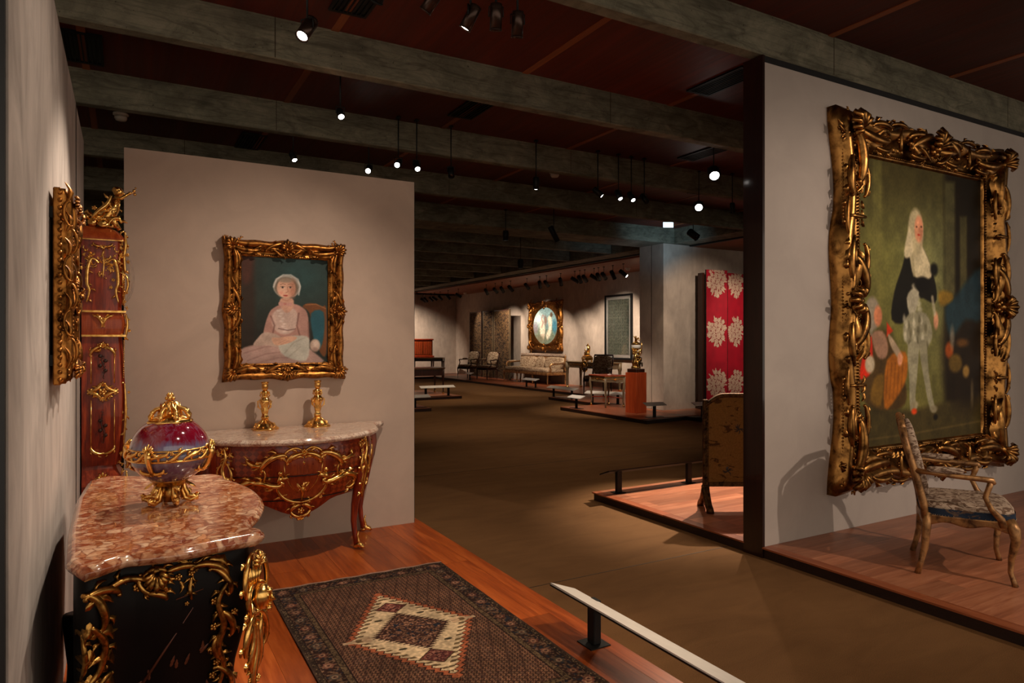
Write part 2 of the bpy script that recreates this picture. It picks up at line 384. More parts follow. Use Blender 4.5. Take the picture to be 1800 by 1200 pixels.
def leaf(mb, Sf, a, b, wd, bend=0.0, h=None):
    dx, dy = b[0] - a[0], b[1] - a[1]; L = math.hypot(dx, dy) or 1e-6; ux, uy = dx / L, dy / L; h = h or wd * .6
    vs = []; n = 7
    for i in range(n):
        t = i / (n - 1); off = bend * L * math.sin(PI * t)
        cx, cy = a[0] + dx * t - uy * off, a[1] + dy * t + ux * off
        ww = wd * math.sin(PI * min(1, t * .82 + .16)) * (1.0 if i % 2 else 0.68)
        hh = h * (0.4 + math.sin(PI * t * .9))
        for k, (q, e) in enumerate(((-1, 0), (-.5, .5), (0, 1.1), (.5, .5), (1, 0))):
            vs.append(Sf(cx - uy * ww * q, cy + ux * ww * q, hh * e + h * .1))
    fs = [(i * 5 + k, i * 5 + k + 1, (i + 1) * 5 + k + 1, (i + 1) * 5 + k) for i in range(n - 1) for k in range(4)]
    mb.add(vs, fs)
def flower(mb, Sf, c, r):
    for k in range(5):
        g = k * 2 * PI / 5; mb.ball(Sf(c[0] + r * .62 * math.cos(g), c[1] + r * .62 * math.sin(g), r * .35), r * .42, 6, 4)
    mb.ball(Sf(c[0], c[1], r * .6), r * .36, 6, 4)
def shell(mb, Sf, c, r, ang=PI / 2, n=7, spread=2.6):
    for k in range(n):
        g = ang + (k / (n - 1) - .5) * spread; L = r * (1 - .12 * abs(k - n // 2))
        mb.tube([Sf(c[0] + math.cos(g) * L * t, c[1] + math.sin(g) * L * t, r * (.15 + .5 * math.sin(PI * t * .8))) for t in (0.05, .35, .7, 1)], [r * .05, r * .1, r * .15, r * .1], 5)
    mb.ball(Sf(c[0], c[1], r * .25), r * .22, 6, 4)
def cluster(mb, Sf, c, r, n=10, seed=0, ax=1.0, ay=1.0):
    rn = random.Random(seed)
    for k in range(n):
        g = rn.uniform(0, 2 * PI); q = r * math.sqrt(rn.random()) * .8
        p = (c[0] + q * math.cos(g) * ax, c[1] + q * math.sin(g) * ay); g2 = g + rn.uniform(-1.2, 1.2); L = r * rn.uniform(.4, .8)
        e = (p[0] + L * math.cos(g2) * ax, p[1] + L * math.sin(g2) * ay); z = rn.random()
        if z < .45: scroll(mb, Sf, p, e, r * .085, 'C', rn.choice((1, -1)), 1.0)
        elif z < .8: leaf(mb, Sf, p, e, r * .17, rn.uniform(-.3, .3))
        else: flower(mb, Sf, p, r * .17)
def vine(mb, Sf, pts, wd, seed=0, dens=1.0, leafs=True):
    rn = random.Random(seed); P = [Vector((p[0], p[1])) for p in pts]; Q = []
    for i in range(len(P) - 1):
        p0 = P[max(i - 1, 0)]; p1 = P[i]; p2 = P[i + 1]; p3 = P[min(i + 2, len(P) - 1)]
        for k in range(5):
            t = k / 5; Q.append(.5 * ((2 * p1) + (p2 - p0) * t + (2 * p0 - 5 * p1 + 4 * p2 - p3) * t * t + (3 * p1 - p0 - 3 * p2 + p3) * t ** 3))
    Q.append(P[-1]); m = len(Q)
    mb.tube([Sf(q.x, q.y, wd * .8) for q in Q], [wd * (.45 + .55 * math.sin(PI * i / (m - 1))) for i in range(m)], 6)
    if leafs:
        L = sum((Q[i + 1] - Q[i]).length for i in range(m - 1)); k = max(2, int(L / (wd * 3.2) * dens))
        for i in range(k):
            j = min(m - 2, int((i + .5) / k * (m - 1))); d = (Q[j + 1] - Q[j]).normalized(); nn = Vector((-d.y, d.x)) * (1 if i % 2 else -1)
            e = Q[j] + nn * wd * rn.uniform(2.0, 3.2) + d * wd * rn.uniform(1, 2.5)
            if rn.random() < .75: leaf(mb, Sf, Q[j], e, wd * .8, rn.uniform(-.3, .3), wd * .7)
            else: flower(mb, Sf, (e.x, e.y), wd * 1.1)
def beads(mb, Sf, a, b, r, step=2.4):
    L = math.hypot(b[0] - a[0], b[1] - a[1]); n = max(2, int(L / (r * step)))
    for i in range(n):
        t = (i + .5) / n; mb.ball(Sf(a[0] + (b[0] - a[0]) * t, a[1] + (b[1] - a[1]) * t, r * .4), r, 5, 3)

# ---- painter: flat pictures as vertex colours on a fine grid
class Paint:
    def __init__(s, w, h, quad=None, bg=(0, 0, 0), aspect=None):
        s.w, s.h = w, h; s.asp = aspect or h / w
        X, Y = np.meshgrid((np.arange(w) + .5) / w, (np.arange(h) + .5) / h * s.asp); s.X, s.Y = X, Y
        s.img = np.ones((h, w, 3)) * (np.array(bg) / 255); s.H = None
        if quad:
            A = []; B = []
            for (x, y), (u, v) in zip(quad, ((0, 0), (1, 0), (1, s.asp), (0, s.asp))):
                A.append([x, y, 1, 0, 0, 0, -u * x, -u * y]); B.append(u); A.append([0, 0, 0, x, y, 1, -v * x, -v * y]); B.append(v)
            s.H = np.append(np.linalg.solve(np.array(A, float), np.array(B, float)), 1).reshape(3, 3)
        s.rs = np.random.RandomState(3)
    def T(s, pts):
        p = np.array(pts, float).reshape(-1, 2)
        if s.H is None: return p * np.array([1, s.asp])
        q = np.c_[p, np.ones(len(p))] @ s.H.T; return q[:, :2] / q[:, 2:]
    def blend(s, a, c):
        a = np.clip(a, 0, 1)[..., None]; s.img = s.img * (1 - a) + np.array(c) / 255 * a
    def poly(s, pts, c, soft=.01, al=1.0, smooth=True):
        p = s.T(pts); n = len(p)
        if smooth and n > 3:
            q = []
            for i in range(n):
                p0, p1, p2, p3 = p[i - 1], p[i], p[(i + 1) % n], p[(i + 2) % n]
                for t in (0, .33, .66): q.append(.5 * (2 * p1 + (p2 - p0) * t + (2 * p0 - 5 * p1 + 4 * p2 - p3) * t * t + (3 * p1 - p0 - 3 * p2 + p3) * t ** 3))
            p = np.array(q); n = len(p)
        d = np.full(s.X.shape, 1e9); ins = np.zeros(s.X.shape, bool)
        for i in range(n):
            a, b = p[i], p[(i + 1) % n]; e = b - a; L = (e ** 2).sum() + 1e-12
            wx, wy = s.X - a[0], s.Y - a[1]; t = np.clip((wx * e[0] + wy * e[1]) / L, 0, 1)
            d = np.minimum(d, np.hypot(wx - e[0] * t, wy - e[1] * t))
            cr = (a[1] > s.Y) != (b[1] > s.Y); ins ^= cr & (s.X < (b[0] - a[0]) * (s.Y - a[1]) / (b[1] - a[1] + 1e-12) + a[0])
        sd = np.where(ins, -d, d); s.blend(np.clip(.5 - sd / soft, 0, 1) * al, c)
    def line(s, pts, wd, c, soft=.004, al=1.0):
        p = s.T(pts); d = np.full(s.X.shape, 1e9)
        for i in range(len(p) - 1):
            a, b = p[i], p[i + 1]; e = b - a; L = (e ** 2).sum() + 1e-12
            wx, wy = s.X - a[0], s.Y - a[1]; t = np.clip((wx * e[0] + wy * e[1]) / L, 0, 1); d = np.minimum(d, np.hypot(wx - e[0] * t, wy - e[1] * t))
        s.blend(np.clip(.5 - (d - wd / 2) / soft, 0, 1) * al, c)
    def ell(s, c0, rx, ry, c, soft=.01, al=1.0, rot=0):
        q = s.T([c0])[0]; x, y = s.X - q[0], s.Y - q[1]; ca, sa = math.cos(rot), math.sin(rot)
        u, v = (x * ca + y * sa) / rx, (-x * sa + y * ca) / ry
        s.blend(np.clip(.5 - (np.hypot(u, v) - 1) * min(rx, ry) / soft, 0, 1) * al, c)
    def noise(s, amp, cells, stretch=1.0, seed=0):
        rs = np.random.RandomState(seed); gx, gy = cells, max(2, int(cells * s.asp * stretch)); g = rs.rand(gy + 2, gx + 2)
        x = s.X * gx; y = s.Y / s.asp * gy; i, j = x.astype(int), y.astype(int); fx, fy = x - i, y - j; fx = fx * fx * (3 - 2 * fx); fy = fy * fy * (3 - 2 * fy)
        v = g[j, i] * (1 - fx) * (1 - fy) + g[j, i + 1] * fx * (1 - fy) + g[j + 1, i] * (1 - fx) * fy + g[j + 1, i + 1] * fx * fy
        s.img *= (1 + amp * (2 * v - 1))[..., None]; return v
    def mesh(s, name, mat, W, Hh, parent, axis='XZ', loc=(0, 0, 0), zfn=None, thick=0.0, label=None):
        w, h = s.w, s.h; im = np.clip(s.img, 0, 1); im = np.where(im <= .04045, im / 12.92, ((im + .055) / 1.055) ** 2.4)
        x = (np.arange(w) / (w - 1) - .5) * W; y = (.5 - np.arange(h) / (h - 1)) * Hh; X, Y = np.meshgrid(x, y); Z = np.zeros_like(X) if zfn is None else zfn(X, Y)
        co = np.stack([X, Z, Y] if axis == 'XZ' else [X, Y, Z], -1).reshape(-1, 3)
        idx = np.arange(w * h).reshape(h, w); q = np.stack([idx[1:, :-1], idx[1:, 1:], idx[:-1, 1:], idx[:-1, :-1]], -1).reshape(-1, 4)
        fs = q
        if thick:
            co2 = co.copy(); co2[:, 1 if axis == 'XZ' else 2] += thick if axis == 'XZ' else -thick
            ring = np.concatenate([idx[0, :], idx[1:, -1], idx[-1, -2::-1], idx[-2:0:-1, 0]]); nb = len(ring); rim = co2[ring]
            base = w * h; co = np.concatenate([co, rim]); r2 = base + np.arange(nb)
            side = np.stack([ring, np.roll(ring, -1), np.roll(r2, -1), r2], -1); fs = np.concatenate([q, side])
        me = bpy.data.meshes.new(name); me.vertices.add(len(co)); me.vertices.foreach_set('co', co.ravel())
        me.loops.add(len(fs) * 4); me.loops.foreach_set('vertex_index', fs.ravel()); me.polygons.add(len(fs)); me.polygons.foreach_set('loop_start', np.arange(len(fs)) * 4)
        me.update(calc_edges=True)
        at = me.color_attributes.new('paint', 'FLOAT_COLOR', 'POINT'); cc = np.ones((len(co), 4)); cc[:w * h, :3] = im.reshape(-1, 3)
        if thick: cc[w * h:, :3] = im.reshape(-1, 3)[ring] * .6
        at.data.foreach_set('color', cc.ravel()); me.materials.append(M[mat]); me.validate()
        o = bpy.data.objects.new(name, me); C.objects.link(o); o.location = loc
        if parent: o.parent = parent
        if label: o['label'] = label
        return o

# ------------------------------------------------------------------ the room
P0 = 0.08                                   # top of the timber platforms
struct(box('floor', 'carpet', (-6, 22, -4, 34, -0.1, 0)))
seam = MB(); seam.box(2.16, 4.06, 3.775, 3.781, 0, 0.0015); seam.box(2.16, 9, 7.5, 7.506, 0, 0.0015)
struct(seam.build('trim_1', 'patina'))
ceil_o = struct(box('ceiling', 'black', (-6, 22, -4, 34, 4.06, 4.3)))
BEAMS = [(-2.05, 3.7), (-0.21, 3.7), (1.62, 3.7), (3.46, 3.7), (5.30, 3.7), (7.14, 3.7), (9.1, 3.7), (13.3, 3.7), (15.1, 3.7), (17.0, 3.7), (18.9, 3.7), (20.8, 3.7), (22.7, 3.7), (24.6, 3.7), (26.5, 3.7)]
for i, (y, z) in enumerate(BEAMS):
    x0, x1 = (-5, 10.32) if y > 12 else (-5, 10.35 if y > 4 else 14)
    b = MB(); b.box(x0, x1, y, y + 0.115, z, 4.06, ch=0.008)
    bo = struct(b.build('ceiling_beam', 'concrete'), None)
    for jx in (0.62 + (i % 3) * .35, 4.1 + (i % 2) * .8, 7.6 + (i % 3) * .5):
        if jx < x1: box('joint', 'patina', (jx, jx + .006, y - .0012, y + .02, z + .005, 4.03), bo)
struct(box('ceiling_beam', 'concrete', (-5, 10.35, 11.12, 11.95, 3.68, 4.06), ch=0.01))
struct(box('ceiling_beam', 'concrete', (10.35, 10.86, 1.0, 11.2, 3.69, 4.06), ch=0.01))
struct(box('ceiling_beam', 'concrete', (10.35, 10.86, 11.2, 30, 3.69, 4.06), ch=0.01))
struct(box('ceiling_beam', 'concrete', (10.35, 17.0, 11.12, 11.5, 3.72, 4.06), ch=0.01))
edges = sorted([(y, y + 0.115) for y, z in BEAMS] + [(11.12, 11.95)])
pm = None
for i in range(len(edges) - 1):
    ya, yb = edges[i][1], edges[i + 1][0]
    for k in range(-2, 7):
        xa = 1.42 + (k - 1) * 1.72; xb = xa + 1.72
        if i in (3, 4) and False: pass
        if pm is None:
            mb = MB(); mb.box(0.03, 1.69, 0, 1, -0.025, 0.0); pm = mb.build('ceiling_panel', 'ceiling_wood', ceil_o); o = pm
            mb = MB(); mb.box(-0.03, 0.03, 0, 1, -0.03, 0.0); pb = mb.build('batten', 'batten_wood', ceil_o); q = pb
        else:
            o = pm.copy(); C.objects.link(o); q = pb.copy(); C.objects.link(q)
        o.location = (xa, ya, 4.03); o.scale = (1, yb - ya, 1); q.location = (xa, ya, 4.028); q.scale = (1, yb - ya, 1)
struct(box('wall_left', 'wall_grey', (-0.42, -0.24, 1.99, 5.36, P0, 2.92)))
struct(box('wall_end_shade', 'black', (-0.421, -0.245, 1.975, 1.99, P0, 2.92)))  # wall end in shadow, the shade painted as a black strip
struct(box('trim_3', 'black_metal', (-0.245, -0.237, 4.52, 4.53, P0, 2.92)))
struct(box('wall_partition', 'wall_beige', (-0.007, 2.093, 5.345, 5.50, P0, 2.91)))
struct(box('trim_4', 'black', (2.093, 2.097, 5.347, 5.50, P0, 2.91)))
struct(box('wall_right', 'wall_mauve', (4.085, 11.0, 3.45, 3.62, P0, 3.64)))
struct(box('trim_5', 'end_wood', (4.062, 4.085, 3.445, 3.625, 0.0, 3.69)))
struct(box('gap_shade', 'black', (4.085, 11.0, 3.47, 3.60, 3.64, 3.70)))  # black strip between wall top and beam, the gap's shade as colour
struct(box('wall_far', 'wall_far', (13.2, 13.5, 11.9, 28.8, P0, 3.62)))
struct(box('wall_end', 'wall_far', (4.0, 13.2, 28.5, 28.8, P0, 3.62)))
pr_ = struct(box('wall_pier', 'wall_far', (10.1, 17.0, 11.2, 11.98, P0, 3.68)))
struct(box('trim_7', 'black', (10.097, 10.1, 11.575, 11.583, P0, 3.68)))
struct(box('wall_outer', 'wall_far', (17.0, 17.3, -2, 12, 0, 3.7)))
struct(box('wall_side', 'concrete', (-3.4, -3.2, 5.5, 30, 0, 4.06)))
struct(box('wall_back', 'concrete', (-3.4, 17.3, 30, 30.2, 0, 4.06)))
sf = struct(box('trim_8', 'soffit_wood', (10.95, 13.2, 11.98, 28.5, 3.62, 3.68)))
struct(box('trim_9', 'black', (10.86, 10.95, 3, 28.5, 3.66, 3.80)))
struct(box('trim_10', 'soffit_wood', (10.95, 17.0, 3.0, 11.2, 3.66, 3.70)))
struct(box('ceiling_far', 'soffit_wood', (4, 13.2, 27.6, 28.5, 3.62, 3.68)))

def platform(name, outline, side_h=P0 - 0.012):
    b = MB(); b.prism(outline, 0.0, side_h); return struct(b.build(name, 'platform_side'))
PL = platform('platform', [(-0.6, 0.6), (2.14, 0.6), (2.14, 5.5), (-0.6, 5.5)])
rn = random.Random(4)
def planks(parent, x0, x1, y0, y1, wdt, axis, mat, lmin=0.9, lmax=1.7, skip=None):
    a0, a1, b0, b1 = (x0, x1, y0, y1) if axis == 'Y' else (y0, y1, x0, x1)
    n = max(1, round((a1 - a0) / wdt)); wdt = (a1 - a0) / n
    for i in range(n):
        b = b0 - rn.uniform(0, lmax * .8)
        while b < b1:
            L = rn.uniform(lmin, lmax); s, e = max(b, b0), min(b + L, b1); b += L
            if e - s < 0.08: continue
            p = (a0 + i * wdt, a0 + (i + 1) * wdt - .0012, s, e - .0012)
            q = p if axis == 'Y' else (p[2], p[3], p[0], p[1])
            box('plank', mat, (q[0], q[1], q[2], q[3], P0 - 0.012, P0), parent)
planks(PL, -0.6, 2.055, 0.6, 5.5, 0.2, 'Y', 'plank_y')
planks(PL, 2.055, 2.155, 0.6, 5.505, 0.1, 'Y', 'plank_y', 1.8, 2.6)
PR = platform('platform', [(4.075, 0.4), (10.3, 0.4), (10.3, 5.53), (4.075, 5.53)])
planks(PR, 4.15, 9.6, 0.4, 3.45, 0.17, 'X', 'plank_x', 1.0, 1.9)
planks(PR, 4.15, 8.0, 3.62, 5.46, 0.17, 'X', 'plank_x', 1.0, 1.9)
planks(PR, 4.06, 4.15, 0.4, 3.45, 0.09, 'Y', 'plank_edge', 1.5, 2.4)
planks(PR, 4.06, 4.15, 3.62, 5.545, 0.09, 'Y', 'plank_edge', 1.5, 2.4)
planks(PR, 4.15, 8.0, 5.46, 5.545, 0.09, 'X', 'plank_x', 1.5, 2.4)
PF = platform('platform', [(11.2, 28.5), (11.2, 15.4), (9.85, 15.4), (9.85, 12.95), (8.6, 12.95), (8.6, 10.0), (9.75, 10.15), (9.8, 9.7), (17, 9.4), (17, 11.2), (10.1, 11.2), (10.1, 11.98), (13.2, 11.98), (13.2, 28.5)])
planks(PF, 11.2, 13.2, 15.4, 28.5, 0.33, 'Y', 'plank_edge', 2.5, 4)
planks(PF, 9.85, 13.2, 12.95, 15.4, 0.3, 'Y', 'plank_edge', 1.6, 2.6)
planks(PF, 8.6, 10.08, 10.18, 12.95, 0.25, 'Y', 'plank_edge', 1.6, 2.6)
planks(PF, 10.08, 13.2, 12.0, 12.95, 0.3, 'X', 'plank_x', 1.6, 2.6)
planks(PF, 10.08, 15.0, 9.9, 11.2, 0.25, 'X', 'plank_x', 1.6, 2.6)
PE = platform('platform', [(5.0, 16.85), (7.98, 16.85), (7.98, 19.3), (5.0, 19.3)])
planks(PE, 5.0, 7.98, 16.85, 19.3, 0.35, 'X', 'plank_x', 1.6, 2.6)
PG = platform('platform', [(3.6, 14.2), (5.97, 14.2), (5.97, 16.0), (3.6, 16.0)])
planks(PG, 3.6, 5.97, 14.2, 16.0, 0.35, 'X', 'plank_x', 1.6, 2.6)
PH = platform('platform', [(8.3, 26.2), (11.19, 26.2), (11.19, 28.5), (8.3, 28.5)])
planks(PH, 8.3, 11.19, 26.2, 28.5, 0.38, 'X', 'plank_x', 2, 3)

# ------------------------------------------------------------------ ceiling vents, detectors, exit sign
vent0 = None
for (x, y0, y1, lab) in ((3.02, 5.98, 6.72, 'dark slatted vent between the two front beams above the passage'), (1.20, 8.4, 9.08, 'small dark ceiling vent above the top edge of the beige partition'),
                         (4.72, 4.25, 4.85, 'dark slatted ceiling vent beside the top of the dark wall end'), (6.36, 6.1, 6.75, 'dark ceiling vent above the bright hanging lamp'),
                         (-0.42, 6.3, 6.95, 'dark slatted ceiling vent over the left wall'), (1.3, 4.35, 4.9, 'dark slatted ceiling vent beside the large lit spotlight at the top'),
                         (8.0, 7.6, 8.3, 'dark ceiling vent behind the round bright lamp')):
    r = thing('ceiling_vent', lab, 'vent', (x, (y0 + y1) / 2, 4.0), group='slatted ceiling vents')
    if vent0 is None:
        f = MB(); f.box(-.02, .26, -.34, -.31, -.012, .004); f.box(-.02, .26, .31, .34, -.012, .004); f.box(-.02, .0, -.31, .31, -.012, .004); f.box(.24, .26, -.31, .31, -.012, .004)
        vent0 = [f.build('vent_frame', 'black_metal', r), box('backing', 'black', (0, .24, -.31, .31, 0, .004), r)]
        for k in range(7): vent0.append(box('slat', 'black_metal', (.012 + k * .032, .022 + k * .032, -.31, .31, -.012, .0), r))
    else:
        for o in vent0: dup(o, r)
for (x, y, z, lab) in ((-0.04, 8.35, 4.0, 'white round smoke detector on the ceiling beside the left wall'), (5.35, 8.2, 4.0, 'white round smoke detector in the middle of the passage ceiling'),
                       (12.3, 15.1, 3.62, 'pale round smoke detector on the brown soffit beside the pier'), (12.7, 26.5, 3.62, 'white detector in the far corner of the soffit')):
    r = thing('smoke_detector', lab, 'smoke detector', (x, y, z), group='smoke detectors')
    MB().lathe([(.075, 0), (.075, -.02), (.05, -.028)], 20).build('base', 'detector', r)
    MB().lathe([(.058, -.03), (.062, -.05), (.05, -.072), (.02, -.08)], 20).build('sensor_head', 'detector', r)
r = thing('exit_sign', 'small glowing white exit sign hanging under the wide far beam', 'exit sign', (8.72, 9.54, 3.72), -0.5); r.scale = (.65, .65, .75)
box('housing', 'black_metal', (-.15, .15, 0, .03, -.07, .07), r); box('lit_face', 'exit_glow', (-.145, .145, -.004, 0, -.065, .065), r); 
MB().tube([(-.1, .015, .07), (-.1, .015, .41)], .006).build('hanger', 'black_metal', r); MB().tube([(.1, .015, .07), (.1, .015, .41)], .006).build('hanger', 'black_metal', r)

# ------------------------------------------------------------------ spotlights
SPOTS = {}
def spotlight(p, aim, lab, grp, top=4.0, L=.17, r=.038, lit=True, power=0, size=40, blend=.6, col=WARM, can='black_metal', fitting='stem'):
    p = Vector(p); d = (Vector(aim) - p).normalized()
    root = thing('ceiling_spotlight', lab, 'spotlight', (p.x, p.y, top), group=grp)
    q = p - Vector((p.x, p.y, top)); z0 = q.z + .05 if q.z < -.2 else q.z + .09
    key = (L, r, can, lit, fitting)
    rot = d.to_track_quat('-Z', 'Y').to_matrix().to_4x4()
    if key not in SPOTS:
        c = MB(); c.lathe([(r * .86, L * .5), (r, L * .46), (r, -L * .5), (r * .9, -L * .5), (r * .86, -L * .42)], 18)
        for zz in (.30, .34, .38): c.lathe([(r * 1.0, L * zz), (r * 1.05, L * (zz + .008)), (r * 1.0, L * (zz + .016))], 14)
        ln = MB(); ln.lathe([(r * .8, -L * .44), (r * .8, -L * .452)], 18)
        rg = MB(); rg.lathe([(r * .93, -L * .5), (r * 1.06, -L * .5), (r * 1.06, -L * .46), (r * .98, -L * .45)], 18, cap=False)
        SPOTS[key] = (c.build('can', can, root), ln.build('lens', 'lamp_on' if lit else 'bronze_can', root), rg.build('trim_ring', can, root))
        parts = SPOTS[key]
    else:
        parts = [o.copy() for o in SPOTS[key]]
        for o in parts: C.objects.link(o); o.parent = root
    mt = Matrix.Translation(q) @ rot
    for o in parts: o.matrix_local = mt
    b = MB(); b.tube([(0, 0, 0), (q.x, q.y, q.z + .06)], .007, 6); b.box(-.022, .022, -.022, .022, -.02, 0, ch=.004)
    b.build('stem', 'black_metal', root)
    sd = d.cross(Vector((0, 0, 1))).normalized() * (r + .006)
    y = MB(); y.tube([q + sd, q + sd + Vector((0, 0, .06)), q - sd + Vector((0, 0, .06)), q - sd], .005, 5); y.build('yoke', 'black_metal', root)
    if power: spot_light(p + d * (L * .52), aim, power, size, blend, col)
    return root
G1 = 'row of hanging spotlights along the passage'
spotlight((.967, 4.243, 3.5), (-.24, 3.35, 1.35), 'large lit spotlight at the top in front of the first beam', 'near spotlights', can='bronze_can', L=.17, r=.04, power=150, size=52, blend=.7, col=NEUT)
spotlight((1.278, 3.779, 3.62), (1.0, 5.3, 2.0), 'unlit dark spotlight cut by the top edge beside the batten', 'near spotlights', lit=False)
for k, (x, y) in enumerate(((1.52, 3.60), (1.80, 3.68), (1.93, 3.60), (2.09, 3.62))):
    spotlight((x, y, 3.53), ((.4, 5.0, 1.5), (0.80, 4.75, 1.05), (2.2, 4.2, 1.0), (2.4, 4.4, 1.0))[k], ('first', 'second, lit,', 'third', 'fourth')[k] + ' bronze spotlight from the left in the group of four at the top', 'near spotlights', can='bronze_can', lit=k == 1, L=.15, r=.036,
              power=(0, 112, 0, 0)[k], size=92, blend=1.0, col=NEUT)
spotlight((1.60, 5.80, 3.53), (1.6, 2.8, 0.1), 'small lit spotlight under the second ceiling bay left of the passage', 'near spotlights', power=60, size=60, L=.1, r=.03)
spotlight((1.52, 7.30, 3.5), (2.5, 5.0, 0.0), 'small lit spotlight just above the beige partition edge', 'near spotlights', L=.1, r=.03, power=20, size=60)
for k, (x, z, lit, aim) in enumerate(((2.36, 3.5, True, (1.6, 5.8, 2.4)), (2.56, 3.5, True, (1.9, 6.0, 2.8)), (2.77, 3.5, True, (2.6, 5.9, 2.4)), (3.18, 3.48, False, (2.9, 6.2, 2.4)), (4.30, 3.48, True, (4.3, 7.2, 0)), (5.22, 3.47, True, (5.9, 6.35, 2.6)),
                                      (5.55, 3.47, True, (5.5, 6.1, 2.3)), (5.76, 3.47, True, (5.7, 6.0, 2.3)), (5.98, 3.47, False, (6.0, 5.9, 2.3)), (7.62, 3.5, False, (7.6, 6.9, 0)))):
    spotlight((x, 7.0 + .4 * (k == 0), z), aim, ('first and lowest', 'second', 'third', 'fourth, unlit', 'fifth, upright', 'sixth, tilted right', 'seventh', 'eighth', 'ninth, unlit', 'last, rightmost,')[k] + ' from the left of the spotlights hanging along the passage', G1, lit=lit,
              power=(0, 0, 20, 0, 45, 0, 0, 20, 0, 0)[k], size=75, L=.15, r=.034)
spotlight((5.84, 5.64, 3.5), (4.6, 3.9, 1.6), 'brightest hanging lamp, shining toward the viewer beside the wall end', G1, L=.14, r=.065, power=60, size=60)
spotlight((7.10, 7.14, 3.5), (5.2, 5.2, 2.0), 'round bright hanging lamp below the brightest one', G1, L=.13, r=.062, power=60, size=60)
spotlight((6.1, 11.0, 3.52), (6.2, 11.2, 0), 'small downlight under the dark far beams, left', 'far downlights', power=18, size=90, L=.18, r=.05)
spotlight((7.7, 13.2, 3.3), (7.8, 13.4, 0), 'small downlight hanging in front of the far soffit', 'far downlights', power=20, size=90, L=.2, r=.06)
spotlight((6.7, 10.3, 3.5), (7.4, 10.0, 2.0), 'dark tilted spotlight against the wide concrete beam', 'far downlights', lit=False, L=.3, r=.05)
spotlight((5.6, 17.0, 3.5), (5.6, 17.2, 0), 'tiny downlight near the far end of the hall', 'far downlights', power=20, size=90, L=.2, r=.06)
spotlight((9.4, 9.6, 3.6), (9.6, 9.0, 3.1), 'dark box spotlight against the bluish beam beside the exit sign', 'far downlights', lit=False, L=.22, r=.07)
for k, (x, y) in enumerate(((4.0, 19.0), (4.35, 19.0))):
    spotlight((x + 1.8, y + 3, 3.5), (x + 1.2, y, 2.2), ('left', 'right')[k] + ' one of two tiny lit spotlights by the slanting far beam', 'far downlights', L=.2, r=.05)
ORD = ['first', 'second', 'third', 'fourth', 'fifth', 'sixth', 'seventh', 'eighth', 'ninth', 'tenth', 'eleventh', 'twelfth', 'thirteenth', 'fourteenth', 'fifteenth', 'sixteenth', 'seventeenth', 'eighteenth', 'nineteenth', 'twentieth', 'twenty-first', 'twenty-second', 'twenty-third']
FY = [28.3, 28.0, 27.4, 27.0, 26.4, 25.6, 24.6, 22.2, 21.5, 21.0, 20.4, 19.3, 18.5, 18.1, 17.3, 16.55, 16.3, 16.05, 15.6, 15.4, 15.15, 14.75, 14.3]
FA = {5: (24.5, 1.2, 55), 7: (23.3, 1.6, 90), 9: (21.9, 1.8, 80), 10: (20.8, 2.0, 60), 12: (20.3, .8, 90), 14: (18.7, .9, 70), 16: (17.3, 1.6, 70), 19: (16.4, 1.9, 80), 21: (15.2, 1.2, 90), 22: (11.6, 0.9, 0)}
for k, y in enumerate(FY):
    a = FA.get(k); ty = a[0] if a else y + (.8 if k % 3 else -.9)
    spotlight((11.5, y, 3.36), (13.1, ty, a[1] if a else 2.2), ORD[k] + ' from the left in the far row of black spotlights under the soffit', 'far row of spotlights under the soffit', top=3.62, L=.26, r=.055,
              lit=k in (17, 19, 20, 21, 22), power=a[2] * 2.2 if a else 0, size=66, blend=.8, col=NEUT)
for (p, a, pw, sz) in (((9.2, 26.5, 3.5), (10.6, 28.4, 1.2), 520, 80), ((6.5, 17.6, 3.5), (6.6, 18.2, .5), 50, 60), ((9.6, 8.6, 3.5), (11.0, 11.1, 1.9), 130, 62), ((11.4, 8.2, 3.5), (12.0, 10.9, 1.8), 120, 46),
                       ((8.4, 9.6, 3.5), (9.3, 11.3, 0.9), 130, 40), ((8.2, 13.4, 3.5), (9.9, 12.9, .5), 90, 55), ((7.6, 11.6, 3.5), (9.2, 12.4, .3), 130, 56), ((8.2, 17.2, 3.5), (10.6, 18.2, .3), 110, 60), ((6.4, 14.6, 3.5), (6.9, 16.6, .3), 60, 60), ((6.4, 5.4, 3.5), (4.9, 4.75, 0.1), 720, 44), ((7.0, 9.0, 3.5), (6.4, 9.4, 0.0), 60, 90), ((5.0, 11.5, 3.5), (5.2, 12.0, 0.0), 60, 90), ((8.6, 16.5, 3.5), (8.8, 17.0, 0.0), 90, 90), ((9.0, 21.0, 3.5), (9.2, 21.5, 0.0), 110, 90), ((4.6, 13.6, 3.5), (4.8, 14.8, 0), 30, 60), ((9.6, 10.2, 3.5), (10.3, 11.5, .9), 30, 26)):
    spot_light(p, a, pw, sz, .8, WARM if pw < 100 else NEUT)  # unseen spots without housings, added to brighten areas of the hall
# unseen blue spot added in mid-air, standing in for daylight on the wide beam
spot_light((9.4, 9.2, 2.6), (9.9, 11.1, 3.9), 60, 60, 1.0, (.45, .75, 1.0), .2)

